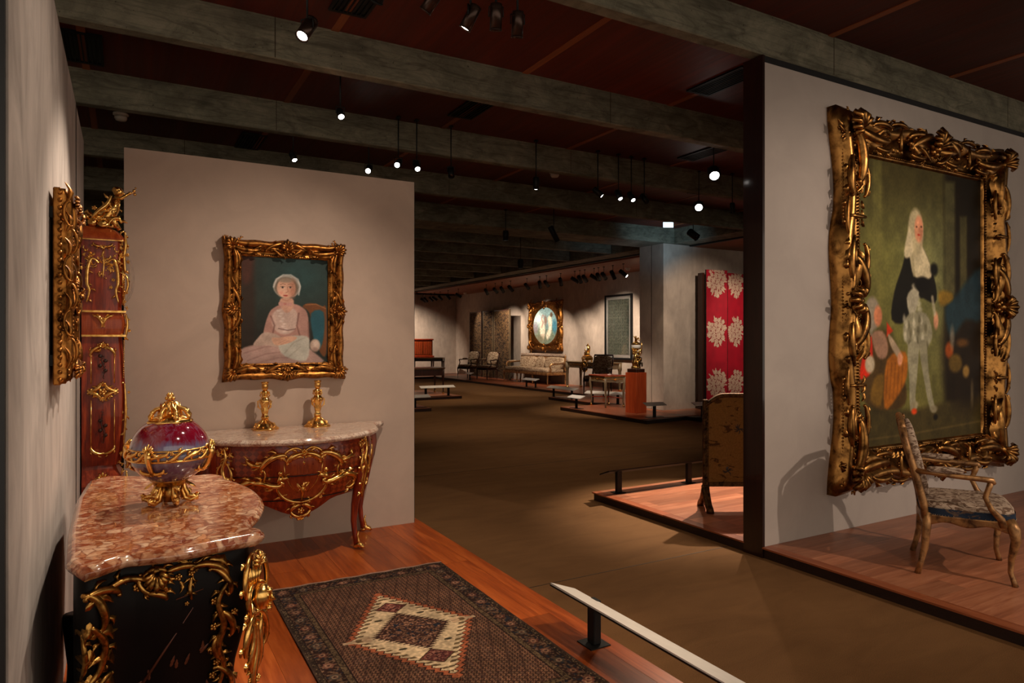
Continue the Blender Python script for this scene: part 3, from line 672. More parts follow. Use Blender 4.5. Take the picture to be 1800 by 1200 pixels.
# ------------------------------------------------------------------ carved frames
def frame(name, W, Hh, bw, depth, mat, parent, wave=None, prof=None, n=28, label=None):
    """moulding swept round a rectangle; W, Hh = inner opening, bw = moulding width; picture plane XZ, facing -Y"""
    prof = prof or [(0, .0), (0, .35), (.10, .42), (.16, .30), (.30, .34), (.50, .62), (.68, .95), (.80, 1.0), (.88, .86), (.92, .60), (1.0, .52), (1.0, -.0)]
    pts = []; cor = [(-1, -1), (1, -1), (1, 1), (-1, 1)]
    for s_ in range(4):
        a, b = cor[s_], cor[(s_ + 1) % 4]
        for i in range(n):
            t = i / n; pts.append((s_, t, a[0] + (b[0] - a[0]) * t, a[1] + (b[1] - a[1]) * t))
    def f(i, j):
        k = int(round(i * len(pts))) % len(pts); s_, t, x, z = pts[k]; e = prof[int(round(j * (len(prof) - 1)))]
        wv = (wave(t if s_ < 2 else 1 - t) if wave else 0) * e[0]
        off = bw * (e[0] + wv)
        ox = x if abs(x) < 1 else math.copysign(1, x); oz = z
        X = x * W / 2 + (off * math.copysign(1, x) if abs(x) > .999 else off * x)
        Z = z * Hh / 2 + (off * math.copysign(1, z) if abs(z) > .999 else off * z)
        return (X, -depth * e[1], Z)
    return MB().grid(f, len(pts), len(prof) - 1, closeu=True).build(name, mat, parent, label=label)
def frame_side_map(W, Hh, bw, depth):
    """ornament map of the face of the frame: u, v picture-plane coordinates, h outwards"""
    return lambda u, v, h=0: Vector((u, -depth * .72 - h, v))

def picture_frame(root, W, Hh, bw, dp, mat, seed, corner=1.5, centre=1.3, wave=None, bead_r=.006, runs=True):
    frame('frame', W, Hh, bw, dp, mat, root, wave)
    Sf = frame_side_map(W, Hh, bw, dp); m = bw / 2
    for k, (sx, sz) in enumerate(((-1, -1), (1, -1), (1, 1), (-1, 1))):
        mb = MB(); c = (sx * (W / 2 + m), sz * (Hh / 2 + m)); r = bw * corner * .5
        shell(mb, Sf, c, r * .95, math.atan2(sz, sx), 7, 2.4); flower(mb, Sf, c, r * .36)
        for q in (1, -1):
            e = (c[0] - (sx * r * 2.1 if q > 0 else sx * r * .1), c[1] - (sz * r * .1 if q > 0 else sz * r * 2.1))
            scroll(mb, Sf, (c[0] + sx * r * .15 * (q < 0), c[1] + sz * r * .15 * (q > 0)), e, bw * .15, 'A', -q * sx * sz, 1.0)
            leaf(mb, Sf, c, e, bw * .22, .2 * q * sx * sz)
            scroll(mb, Sf, (c[0], c[1]), (c[0] - sx * r * (1.5 if q > 0 else .4), c[1] - sz * r * (.4 if q > 0 else 1.5)), bw * .08, 'S', -q, .7)
        cluster(mb, Sf, c, r * .8, 18, seed + k); mb.build('corner_ornament', mat, root)
    for k, (cx, cz, hor) in enumerate(((0, -Hh / 2 - m, 1), (0, Hh / 2 + m, 1), (-W / 2 - m, 0, 0), (W / 2 + m, 0, 0))):
        mb = MB(); r = bw * centre * .5; D = (lambda a, b, hor=hor, cx=cx, cz=cz: (cx + (a if hor else b), cz + (b if hor else a)))
        shell(mb, Sf, (cx, cz), r, [-PI / 2, PI / 2, PI, 0][k], 7, 2.6); flower(mb, Sf, (cx, cz), r * .4)
        for q in (1, -1):
            scroll(mb, Sf, D(q * r * .3, r * .5), D(q * r * 2.0, -r * .2), bw * .14, 'A', -q * (1 if hor else -1), 1.0)
            scroll(mb, Sf, D(q * r * .3, -r * .6), D(q * r * 1.5, -r * .1), bw * .09, 'S', q, .7)
            leaf(mb, Sf, D(q * r * .6, 0), D(q * r * 2.2, 0), bw * .22)
        cluster(mb, Sf, (cx, cz), r * .75, 16, seed + 9 + k, 1.7 if hor else .9, .9 if hor else 1.7); mb.build('centre_ornament', mat, root)
    if runs:
        for k, (hor, sg) in enumerate(((1, -1), (1, 1), (0, -1), (0, 1))):
            mb = MB(); L = (W if hor else Hh) / 2; o = sg * ((Hh if hor else W) / 2 + m)
            for q in (1, -1):
                N = max(2, int(L / (bw * .75)))
                for i in range(1, N):
                    a = q * L * i / N; D = (lambda x, y: (x, o + y) if hor else (o + y, x))
                    if i % 3 == 1: leaf(mb, Sf, D(a - q * bw * .3, 0), D(a + q * bw * .3, bw * .12), bw * .15, .25)
                    elif i % 3 == 2: scroll(mb, Sf, D(a - q * bw * .3, bw * .1), D(a + q * bw * .3, -bw * .05), bw * .06, 'S', 1, .7)
                    else: flower(mb, Sf, D(a, 0), bw * .11)
            mb.build('running_ornament', mat, root)['kind'] = 'stuff'
    # inner and outer bead runs
    mb = MB(); Si = lambda u, v, h=0: Vector((u, -dp * .42 - h, v)); a, b = W / 2 + bw * .1, Hh / 2 + bw * .1
    for p, q in (((-a, -b), (a, -b)), ((a, -b), (a, b)), ((a, b), (-a, b)), ((-a, b), (-a, -b))): beads(mb, Si, p, q, bead_r, 2.6)
    o = mb.build('beading', mat, root); o['kind'] = 'stuff'

# ---- portrait of a seated lady on the partition
r = thing('framed_portrait', 'gilt framed portrait of a seated lady in pale pink dress on the beige partition', 'painting', (1.055, 5.345, 1.82), 0)
picture_frame(r, .63, .79, .115, .075, 'frame_gold', 11, wave=lambda t: .10 * math.cos(2 * PI * t) ** 2 + .05 * math.cos(8 * PI * t))
box('backing', 'frame_back', (-.41, .41, -.015, 0, -.49, .49), r)
P = Paint(176, 220, [(322, 268), (880, 292), (880, 965), (320, 972)], (52, 60, 54), 1.25)
P.poly([(322, 268), (410, 268), (410, 975), (322, 975)], (60, 46, 36), .06, smooth=False)
P.poly([(330, 250), (400, 250), (385, 430), (330, 440)], (92, 52, 40), .06, .7)
P.ell((700, 380), .34, .30, (44, 74, 74), .4, .8); P.ell((600, 820), .6, .28, (40, 34, 28), .3, .6)
P.poly([(715, 600), (745, 575), (800, 578), (835, 600), (868, 610), (868, 900), (830, 900), (800, 800), (760, 640)], (120, 76, 44), .014)
P.poly([(770, 640), (850, 632), (850, 800), (815, 880), (780, 780)], (46, 92, 104), .02); P.line([(735, 585), (800, 580), (862, 608)], .012, (160, 108, 66), .01)
P.poly([(320, 975), (322, 880), (400, 850), (500, 830), (600, 840), (720, 850), (780, 890), (830, 975)], (172, 142, 132), .02)
P.poly([(322, 880), (420, 845), (520, 835), (600, 880), (480, 930), (330, 960)], (190, 158, 148), .03, .8)
for a, b, c in (((340, 900), (470, 860), (560, 850)), ((360, 950), (480, 905), (600, 890)), ((420, 965), (560, 930), (700, 930))): P.line([a, b, c], .008, (138, 104, 98), .02, .6)
P.poly([(500, 640), (540, 600), (580, 585), (660, 580), (710, 600), (745, 640), (755, 740), (750, 830), (660, 850), (560, 820), (480, 800), (465, 760)], (178, 138, 126), .012)
P.poly([(520, 650), (570, 610), (640, 605), (680, 640), (670, 740), (600, 780), (530, 740)], (198, 172, 160), .02)
for i in range(9): P.ell((560 + 12 * (i % 2) + i * 5, 625 + i * 17), .022, .012, (224, 206, 196), .012, .7)
P.line([(512, 660), (535, 720), (520, 790)], .014, (112, 78, 72), .016, .75); P.line([(470, 770), (520, 790), (560, 800)], .008, (120, 90, 82), .012, .7); P.line([(560, 740), (620, 752), (670, 742)], .01, (96, 66, 62), .01, .7); P.line([(690, 640), (678, 720), (700, 800)], .014, (112, 78, 72), .016, .75); P.line([(755, 700), (758, 800), (740, 850)], .02, (104, 74, 66), .03, .7)
P.poly([(470, 765), (540, 775), (580, 800), (600, 830), (560, 860), (480, 850), (400, 850), (430, 800)], (186, 162, 148), .012)
P.poly([(640, 790), (740, 790), (760, 840), (735, 950), (600, 920), (560, 850), (590, 810)], (188, 184, 172), .02)
P.line([(600, 900), (660, 830), (730, 800)], .008, (140, 130, 118), .02, .5); P.line([(620, 930), (700, 860)], .008, (150, 140, 128), .02, .5)
P.poly([(520, 800), (560, 800), (640, 790), (680, 800), (640, 830), (560, 850), (525, 835)], (206, 164, 140), .01)
P.line([(560, 838), (610, 812)], .003, (150, 104, 86), .006, .6); P.line([(575, 845), (625, 820)], .003, (150, 104, 86), .006, .6)
P.ell((795, 850), .062, .075, (186, 162, 146), .02); P.ell((800, 840), .035, .04, (212, 192, 178), .03, .7); P.ell((795, 880), .03, .03, (140, 110, 100), .03, .5)
P.poly([(575, 545), (650, 545), (655, 600), (615, 640), (575, 600)], (200, 158, 138), .014)
P.ell((615, 468), .158, .135, (168, 162, 152), .012); P.ell((612, 474), .135, .120, (112, 96, 80), .02, .85)
P.ell((610, 478), .106, .118, (208, 164, 140), .012); P.ell((585, 490), .05, .07, (222, 182, 158), .05, .7); P.ell((650, 500), .035, .08, (168, 118, 98), .04, .6)
P.ell((605, 425), .10, .03, (146, 132, 116), .02, .8)
for x in (588, 638): P.ell((x, 473), .021, .010, (210, 190, 176), .006, .8); P.ell((x - 1, 473), .012, .010, (52, 38, 34), .006, 1); P.line([(x - 15, 469), (x, 465), (x + 15, 470)], .004, (80, 54, 44), .005, .9); P.line([(x - 17, 455), (x, 449), (x + 17, 455)], .006, (112, 78, 60), .006, .8)
P.line([(617, 470), (622, 500), (608, 508)], .007, (158, 102, 82), .008, .8); P.ell((606, 526), .026, .009, (160, 62, 58), .006, .95); P.line([(585, 550), (610, 560), (640, 545)], .008, (170, 118, 96), .012, .6); P.ell((655, 470), .03, .10, (168, 118, 96), .03, .5); P.ell((578, 508), .024, .018, (220, 142, 126), .03, .5)
P.line([(530, 470), (548, 420), (590, 392), (640, 392), (685, 420), (700, 465), (690, 520)], .016, (216, 210, 202), .014, .8)
P.poly([(566, 566), (600, 577), (588, 594), (562, 588)], (196, 150, 140), .008); P.poly([(602, 577), (644, 572), (648, 590), (615, 594)], (196, 150, 140), .008); P.ell((602, 580), .018, .014, (190, 130, 120), .008)
P.noise(.04, 90, seed=1); P.noise(.06, 14, seed=2); P.img = np.clip(P.img, 0, 1) ** 1.1
P.mesh('canvas', 'pastel', .635, .795, r, loc=(0, -.018, 0))

# ---- large full-length portrait on the right wall
r = thing('large_framed_portrait', 'huge carved gilt frame around a full-length portrait of a standing gentleman', 'painting', (6.07, 3.45, 1.905), 0)
WF, HF = 1.86, 2.36
wv = lambda t: .16 * (1 - abs(math.cos(2 * PI * t))) * -1 + .09 * math.cos(6 * PI * t) + .05
picture_frame(r, WF, HF, .30, .15, 'frame_gold_old', 31, corner=1.25, centre=1.15, wave=wv, bead_r=.010, runs=False)
Sf = frame_side_map(WF, HF, .30, .17)
for hor, sg in ((1, -1), (1, 1), (0, -1), (0, 1)):
    L = (WF if hor else HF) / 2; o0 = sg * ((HF if hor else WF) / 2); mb = MB()
    for q in (1, -1):
        D = (lambda x, y: (q * x, o0 + sg * y) if hor else (o0 + sg * y, q * x))
        scroll(mb, Sf, D(L * .14, .22), D(L * .42, .20), .030, 'A', -q * sg * (1 if hor else -1), 1.0); scroll(mb, Sf, D(L * .16, .07), D(L * .38, .06), .022, 'A', q * sg * (1 if hor else -1), 1.0)
        scroll(mb, Sf, D(L * .96, .22), D(L * .70, .22), .030, 'A', q * sg * (1 if hor else -1), 1.0); scroll(mb, Sf, D(L * .92, .06), D(L * .70, .06), .022, 'A', -q * sg * (1 if hor else -1), 1.0)
        scroll(mb, Sf, D(L * .44, .26), D(L * .68, .26), .020, 'A', -q * sg * (1 if hor else -1), .7)
        for t_ in (.50, .56, .62): leaf(mb, Sf, D(L * t_, .05), D(L * (t_ + .05), .09), .022, .2)
        mb.tube([Sf(*D(L * .56, x_), .02) for x_ in (.06, .12, .18, .25)], [.012, .018, .018, .012], 6); flower(mb, Sf, D(L * .56, .15), .03)
        leaf(mb, Sf, D(L * .2, .12), D(L * .40, .16), .05, .3); leaf(mb, Sf, D(L * .9, .13), D(L * .72, .17), .05, .3); leaf(mb, Sf, D(L * .24, .2), D(L * .36, .26), .035, .3)
        cluster(mb, Sf, D(L * .20, .14), .10, 14, int(q + 5)); cluster(mb, Sf, D(L * .84, .14), .10, 14, int(q + 25))
        mb.build('side_scrollwork', 'frame_gold_old', r); mb = MB()
mb = MB(); Si = lambda u, v, h=0: Vector((u, -.085 - h, v)); a, b = WF / 2 + .27, HF / 2 + .27
for p, q in (((-a, -b), (a, -b)), ((a, -b), (a, b)), ((a, b), (-a, b)), ((-a, b), (-a, -b))): beads(mb, Si, p, q, .010, 2.6)
o = mb.build('rope_beading', 'frame_gold_old', r); o['kind'] = 'stuff'
box('backing', 'frame_back', (-1.05, 1.05, -.03, 0, -1.3, 1.3), r)
Q = [(1513.5, 276), (1716, 318), (1715, 760), (1513, 772)]
P = Paint(330, 420, Q, (92, 86, 46), 1.27)
P.poly([(1513, 270), (1640, 290), (1640, 770), (1513, 780)], (104, 98, 52), .12, smooth=False)
P.ell((1620, 430), .30, .5, (122, 122, 84), .35, .7); P.ell((1560, 540), .25, .5, (112, 108, 54), .3, .6); P.ell((1590, 300), .5, .22, (60, 52, 26), .3, .8)
P.poly([(1538, 270), (1552, 270), (1552, 620), (1538, 620)], (118, 112, 62), .02, .5, False)
P.poly([(1655, 290), (1720, 300), (1720, 780), (1690, 780), (1655, 700)], (34, 26, 14), .05, 1, False)
P.poly([(1655, 320), (1672, 320), (1672, 520), (1655, 520)], (96, 92, 60), .025, .8, False); P.poly([(1680, 380), (1692, 380), (1692, 520), (1680, 520)], (86, 80, 50), .02, .9, False)
P.poly([(1513, 700), (1600, 712), (1716, 690), (1716, 770), (1513, 780)], (72, 62, 34), .03, 1, False); P.line([(1513, 758), (1600, 752), (1716, 738)], .006, (116, 96, 56), .01, .6)
P.ell((1690, 620), .20, .28, (38, 28, 18), .1, .9)
P.poly([(1655, 540), (1675, 515), (1716, 470), (1716, 560), (1690, 560), (1665, 590)], (38, 56, 62), .03)
P.poly([(1645, 510), (1665, 512), (1668, 525), (1648, 535)], (132, 104, 40), .02)
for c in (((1662, 612), .035, .04, (168, 82, 30)), ((1672, 635), .06, .045, (112, 88, 38)), ((1690, 650), .03, .03, (150, 118, 62)), ((1684, 600), .05, .02, (110, 74, 34)), ((1667, 590), .02, .05, (130, 120, 104)), ((1700, 690), .012, .05, (110, 96, 70))): P.ell(c[0], c[1], c[2], c[3], .02, .85)
P.ell((1550, 640), .13, .17, (30, 22, 12), .06, .9)
P.poly([(1532, 590), (1545, 575), (1560, 578), (1575, 600), (1585, 640), (1592, 690), (1575, 710), (1530, 700), (1517, 660)], (80, 60, 30), .016)
P.poly([(1527, 595), (1536, 582), (1536, 640), (1520, 655), (1517, 640)], (196, 48, 22), .012); P.poly([(1560, 560), (1570, 575), (1560, 585)], (190, 60, 26), .01)
P.poly([(1536, 580), (1553, 575), (1562, 600), (1558, 620), (1545, 618)], (150, 116, 94), .012)
P.poly([(1560, 625), (1590, 612), (1592, 655), (1575, 690), (1556, 705)], (162, 98, 30), .014); P.poly([(1540, 655), (1555, 650), (1550, 700), (1534, 690)], (120, 90, 36), .016)
for i in range(5): P.line([(1562 + i * 6, 630), (1558 + i * 6, 690)], .005, (104, 62, 22), .01, .6)
P.poly([(1562, 580), (1572, 592), (1586, 620), (1578, 622), (1566, 600)], (160, 140, 116), .01); P.ell((1581, 624), .02, .03, (204, 142, 106), .01); P.ell((1533, 630), .035, .04, (176, 160, 136), .014)
P.ell((1537, 545), .055, .075, (140, 128, 110), .014); P.ell((1546, 549), .03, .045, (198, 128, 92), .012); P.line([(1537, 560), (1535, 580)], .02, (150, 138, 122), .012, .7)
P.poly([(1595, 432), (1612, 428), (1626, 450), (1640, 500), (1638, 530), (1610, 520), (1590, 560), (1568, 556), (1572, 510), (1584, 470)], (26, 22, 16), .012)
P.poly([(1596, 430), (1612, 424), (1626, 450), (1634, 480), (1622, 490), (1604, 482), (1598, 455)], (186, 172, 140), .012); P.line([(1600, 436), (1604, 480)], .02, (150, 138, 104), .012, .6)
for i in range(6): P.ell((1605 + i * 2, 500 + i * 10), .022, .014, (190, 182, 158), .012, .7)
P.poly([(1592, 520), (1604, 502), (1612, 510), (1608, 540), (1600, 560)], (168, 160, 138), .012); P.ell((1618, 497), .065, .035, (20, 16, 12), .014); P.ell((1637, 472), .03, .03, (24, 22, 16), .02)
P.poly([(1588, 560), (1600, 545), (1624, 548), (1634, 580), (1628, 602), (1608, 608), (1588, 592)], (142, 136, 112), .014)
for i in range(16): P.ell((1588 + (i * 7) % 40, 555 + (i * 13) % 48), .012, .02, ((196, 188, 164), (94, 88, 66))[i % 2], .012, .7)
P.poly([(1594, 600), (1611, 600), (1610, 640), (1606, 690), (1609, 708), (1598, 712), (1596, 660)], (146, 140, 116), .01); P.poly([(1612, 600), (1624, 598), (1628, 650), (1636, 700), (1640, 716), (1630, 712), (1620, 660)], (140, 134, 110), .01)
P.ell((1604, 714), .022, .014, (196, 72, 30), .01); P.ell((1605, 702), .028, .014, (150, 140, 112), .012); P.ell((1636, 712), .03, .016, (130, 120, 96), .012); P.ell((1639, 726), .018, .014, (28, 22, 16), .01)
P.ell((1640, 560), .02, .04, (196, 142, 110), .012); P.line([(1634, 520), (1638, 548)], .022, (176, 166, 142), .012, .7)
P.ell((1607, 408), .062, .11, (176, 162, 128), .014); P.poly([(1597, 400), (1603, 440), (1592, 452), (1588, 440)], (186, 172, 140), .012)
P.ell((1612, 402), .034, .062, (206, 146, 112), .01); P.ell((1616, 404), .012, .05, (160, 104, 78), .02, .5)
for x in (1608.5, 1616): P.ell((x, 398), .006, .004, (70, 46, 34), .005, .9)
P.line([(1612.5, 398), (1613, 407)], .004, (164, 104, 80), .006, .7); P.ell((1612, 412), .010, .0045, (184, 60, 44), .005, .9)
P.noise(.06, 110, seed=5); P.noise(.10, 24, seed=6); P.img = np.clip(P.img, 0, 1) ** 1.12 * 1.12
P.mesh('canvas', 'oil_paint', WF + .01, HF + .01, r, loc=(0, -.036, 0))

# ---- profile frame on the left wall
r = thing('side_framed_picture', 'carved gilt picture frame seen edge-on, standing off the grey left wall', 'painting', (-.21, 3.22, 1.795), PI / 2)
picture_frame(r, .32, .52, .085, .042, 'frame_gold', 51, corner=1.1, centre=1.0, wave=lambda t: .12 * math.cos(4 * PI * t))
P = Paint(40, 50, None, (60, 60, 50), 1.25); P.ell((.5, .5), .3, .4, (150, 120, 100), .1); P.noise(.1, 10); P.mesh('canvas', 'oil_paint', .31, .51, r, loc=(0, -.016, 0))
box('backing_box', 'frame_gold', (-.25, .25, -.008, .018, -.36, .36), r, ch=.004)
for z in (.27, -.27): box('bracket', 'black_metal', (-.24, -.21, 0.018, .035, z - .02, z + .02), r)
Sb = lambda u, v, h=0: Vector((-.252 - h, u, v))
mb = MB()
for i in range(26): mb.ball((-.255, -.004, -.34 + i * .0272), .009, 6, 4)
for i in range(7): leaf(mb, Sb, (-.025, -.3 + i * .1), (-.018, -.22 + i * .1), .010, .2); 
for i in range(6): scroll(mb, Sb, (-.040, -.28 + i * .1), (-.034, -.19 + i * .1), .006, 'C', 1 if i % 2 else -1, 1.0)
o = mb.build('edge_carving', 'frame_gold', r); o['kind'] = 'stuff'

# ------------------------------------------------------------------ near commode (black lacquer, breccia top)
def closed(pts, n=4):
    P = [Vector(p) for p in pts]; m = len(P); Q = []
    for i in range(m):
        p0, p1, p2, p3 = P[i - 1], P[i], P[(i + 1) % m], P[(i + 2) % m]
        for k in range(n):
            t = k / n; Q.append(.5 * ((2 * p1) + (p2 - p0) * t + (2 * p0 - 5 * p1 + 4 * p2 - p3) * t * t + (3 * p1 - p0 - 3 * p2 + p3) * t ** 3))
    return Q
def slab_top(name, out, z0, z1, mat, parent, over=.02):
    """marble slab with a rounded double moulding; out = closed outline"""
    n = len(out); nr = []
    for i in range(n):
        d = (out[(i + 1) % n] - out[i - 1]); nr.append(Vector((d.y, -d.x)).normalized())
    H_ = z1 - z0; prof = [(-.012, z0), (0.0, z0 + H_ * .05), (over * .55, z0 + H_ * .22), (over, z0 + H_ * .48), (over * .85, z0 + H_ * .68), (over * .45, z0 + H_ * .78), (over * .38, z0 + H_ * .84), (over * .18, z0 + H_ * .97), (-.006, z1)]
    mb = MB(); vs = []
    for (o_, z) in prof:
        for i in range(n): p = out[i] + nr[i] * o_; vs.append((p.x, p.y, z))
    fs = [(j * n + i, j * n + (i + 1) % n, (j + 1) * n + (i + 1) % n, (j + 1) * n + i) for j in range(len(prof) - 1) for i in range(n)]
    mb.add(vs, fs); mb.add([vs[(len(prof) - 1) * n + i] for i in range(n)], [tuple(range(n))], False); mb.add([vs[i] for i in range(n)], [tuple(range(n))[::-1]], False)
    return mb.build(name, mat, parent)
r = thing('lacquer_commode', 'black lacquer commode with gilt bronze mounts and red breccia marble top at the left wall', 'commode', (-.20, 3.05, P0))
X0, YC = -.20, 3.05
top = [(-.135, 2.40), (.0, 2.385), (.14, 2.37), (.27, 2.40), (.345, 2.415), (.385, 2.425), (.40, 2.47), (.375, 2.52), (.375, 2.60), (.42, 2.70), (.465, 2.86), (.48, 3.0), (.475, 3.14), (.45, 3.28), (.415, 3.40), (.39, 3.47), (.40, 3.53), (.36, 3.60), (.30, 3.60), (.22, 3.63), (.1, 3.68), (-.135, 3.70)]
out = closed([(x - X0, y - YC) for x, y in top], 3)
# keep the back corners square
slab_top('marble_top', out, .825, .87, 'breccia', r, .018)
def lev(out, k, c=(.0, 0.0), sh=0): return [Vector((c[0] + (p.x - c[0]) * k, c[1] + (p.y - c[1]) * (k * .985 if k < 1 else k))) for p in out]
def bombe(levels, out, c):
    mb = MB(); n = len(out); vs = []
    for (z, k) in levels:
        for p in lev(out, k, c): vs.append((p.x, p.y, z))
    m = len(levels); fs = [(j * n + i, j * n + (i + 1) % n, (j + 1) * n + (i + 1) % n, (j + 1) * n + i) for j in range(m - 1) for i in range(n)]
    mb.add(vs, fs); mb.add(vs[:n], [tuple(range(n))[::-1]], False); mb.add(vs[-n:], [tuple(range(n))], False); return mb
bombe([(.14, .86), (.25, .84), (.42, .88), (.60, .95), (.72, .975), (.80, .95), (.826, .95)], out, (0.05, 0)).build('body', 'lacquer', r)
for (x, y) in ((.0, -.58), (.0, .55), (.47, -.56), (.47, .46)):
    sx = 1 if x > .2 else 0
    MB().tube([(x, y, .30), (x + .01 * sx, y, .2), (x - .02 * sx, y, .08), (x + .01 * sx, y, 0.0)], [.05, .04, .026, .03], 8, flat=.9).build('leg', 'lacquer', r)
# gilt mounts on the near side panel; map u=x (local), v=z, surface y
def ysurf(z):
    for (za, ka), (zb, kb) in zip([(.0, .84), (.25, .84), (.42, .88), (.60, .95), (.72, .975), (.80, .95)], [(.25, .84), (.42, .88), (.60, .95), (.72, .975), (.80, .95), (.9, .95)]):
        if z <= zb: return ka + (kb - ka) * (z - za) / (zb - za)
    return .95
_ns = sorted((p.x, p.y) for p in out if p.y < -.55)
def near_y(x):
    for (a, ya), (b, yb) in zip(_ns, _ns[1:]):
        if x <= b: return ya + (yb - ya) * max(0, (x - a)) / ((b - a) or 1)
    return _ns[-1][1]
def Sn(u, v, h=0):
    k = ysurf(v); x = .05 + (u - .05) / k
    return Vector((u, near_y(x) * k * .985 - .003 - h, v))
mb = MB()
# left column of scrolls, foliate top run, right column, lower garland
scroll(mb, Sn, (.10, .765), (.185, .745), .013, 'C', -1, 1.0); scroll(mb, Sn, (.095, .775), (.135, .655), .014, 'C', -1, 1.0); leaf(mb, Sn, (.10, .74), (.17, .73), .022, .3)
vine(mb, Sn, [(.115, .68), (.145, .62), (.14, .55), (.11, .49)], .013, 2, 1.5); vine(mb, Sn, [(.09, .66), (.10, .58), (.085, .51)], .009, 12, 1.2)
scroll(mb, Sn, (.085, .50), (.125, .345), .014, 'S', 1, 1.0); scroll(mb, Sn, (.15, .53), (.105, .39), .012, 'C', 1, 1.0); scroll(mb, Sn, (.165, .50), (.125, .43), .010, 'C', 1, 1.0)
scroll(mb, Sn, (.075, .42), (.175, .375), .014, 'C', 1, 1.0); scroll(mb, Sn, (.10, .36), (.16, .27), .012, 'C', -1, 1.0)
for i in range(8): leaf(mb, Sn, (.115, .69 - i * .042), (.07 + (i % 2) * .10, .655 - i * .042), .022, .3)
vine(mb, Sn, [(.15, .77), (.21, .785), (.26, .775)], .012, 3, 1.4)
for i in range(4): scroll(mb, Sn, (.262, .795 - i * .022), (.312, .79 - i * .026), .012, 'C', -1, .7)
shell(mb, Sn, (.285, .80), .06, -PI / 2, 7, 2.2); scroll(mb, Sn, (.24, .79), (.275, .735), .010, 'C', 1, 1.0)
vine(mb, Sn, [(.31, .79), (.36, .80), (.41, .79)], .011, 5, 1.6); cluster(mb, Sn, (.375, .775), .045, 14, 5); vine(mb, Sn, [(.385, .76), (.38, .725), (.385, .69)], .007, 6, 1.8)
scroll(mb, Sn, (.385, .785), (.495, .74), .013, 'C', -1, .7); scroll(mb, Sn, (.44, .77), (.50, .68), .011, 'C', -1, 1.0); leaf(mb, Sn, (.44, .80), (.50, .76), .02, .2)
vine(mb, Sn, [(.495, .72), (.465, .66), (.485, .58), (.47, .50), (.49, .42), (.47, .34)], .012, 7, 1.6)
for i in range(7): flower(mb, Sn, (.455 + .012 * (i % 2), .665 - i * .045), .014)
scroll(mb, Sn, (.475, .62), (.505, .53), .012, 'C', -1, 1.0); scroll(mb, Sn, (.465, .53), (.50, .44), .011, 'C', 1, 1.0); scroll(mb, Sn, (.46, .42), (.51, .33), .012, 'C', -1, 1.0)
vine(mb, Sn, [(.13, .33), (.14, .25), (.20, .18), (.3, .16), (.41, .18), (.46, .25), (.47, .34)], .012, 8)
mb.build('side_mount', 'ormolu_dark', r)
Sq = lambda u, v, h=0: Vector((u * 1.0 , -.64 * ysurf(v) + .02 - h, v))
cm = rgb(74, 34, 24)
simple('lacquer_gold', rgb(84, 42, 26), 0.4)
mb = MB()
mb.tube([Sn(.24, .42, .001), Sn(.30, .52, .001), Sn(.39, .66, .001)], [.006, .004, .001], 5); mb.tube([Sn(.34, .70, .001), Sn(.42, .715, .001)], [.002, .0015], 4)
rr = random.Random(3)
for k in range(30): 
    u, v = rr.uniform(.14, .46), rr.uniform(.20, .50); leaf(mb, Sn, (u, v), (u + rr.uniform(-.03, .03), v + rr.uniform(.01, .04)), .006, 0, .0015)
o = mb.build('lacquer_decoration', 'lacquer_gold', r); o['kind'] = 'stuff'
# corner bust mount: a face over a long scroll
def corner_mount(cx, cy, ang, name, par, mat='ormolu', k=1.0, face=True):
    mb = MB(); dx, dy = math.cos(ang), math.sin(ang)
    Sc = lambda u, v, h=0: Vector((cx - dy * u + dx * (h + .02 * math.sin((v - .3) * 5)), cy + dx * u + dy * (h + .02 * math.sin((v - .3) * 5)), v))
    if face:
        hc = Sc(0, .655, .028); mb.ball(hc, .034, 10, 8, (1, 1, 1.3)); n_ = Vector((dx, dy, 0))
        mb.tube([hc + n_ * .030 + Vector((0, 0, .014)), hc + n_ * .044 + Vector((0, 0, -.006)), hc + n_ * .03 + Vector((0, 0, -.012))], [.004, .007, .004], 6)
        mb.ball(hc + n_ * .03 + Vector((0, 0, -.022)), .007, 6, 4); mb.ball(hc + n_ * .026 + Vector((0, 0, -.036)), .011, 6, 4); mb.ball(hc + n_ * .026 + Vector((0, 0, .024)), .014, 8, 5, (1, 1, .6))
        for s_ in (1, -1):
            sd = Vector((-dy, dx, 0)) * s_; mb.ball(hc + n_ * .029 + sd * .012 + Vector((0, 0, .008)), .005, 6, 4)
            vine(mb, Sc, [(.02 * s_, .70), (.045 * s_, .68), (.045 * s_, .63), (.03 * s_, .59)], .010, 3 + s_)
        for i in range(5): leaf(mb, Sc, ((i - 2) * .012, .69), ((i - 2) * .022, .755), .013, .1)
    shell(mb, Sc, (0, .76), .05, PI / 2, 7, 2.4)
    for s_ in (1, -1):
        scroll(mb, Sc, (s_ * .012, .80), (s_ * .05, .66), .010, 'C', -s_, 1.0)
        scroll(mb, Sc, (s_ * .008, .60), (s_ * .05, .47), .011, 'C', -s_, 1.0)
        scroll(mb, Sc, (s_ * .035, .58), (s_ * .01, .40), .012, 'S', s_, .7)
        leaf(mb, Sc, (0, .58), (s_ * .045, .50), .02, .2 * s_)
    vine(mb, Sc, [(0, .57), (.006, .48), (-.006, .40), (0, .30), (.0, .2)], .013, 9, 1.2)
    for i in range(7): flower(mb, Sc, (.012 * (-1) ** i, .46 - i * .028), .014 - i * .001)
    o = mb.build(name, mat, par); return o
corner_mount(.565, -.60, R(-40), 'corner_mount', r)
corner_mount(.565, .44, R(35), 'corner_mount', r)
Sfr = lambda u, v, h=0: Vector((.56 + .10 * math.cos(u * 2.3) * ysurf(v) - .02 + h, u, v))
mb = MB(); 
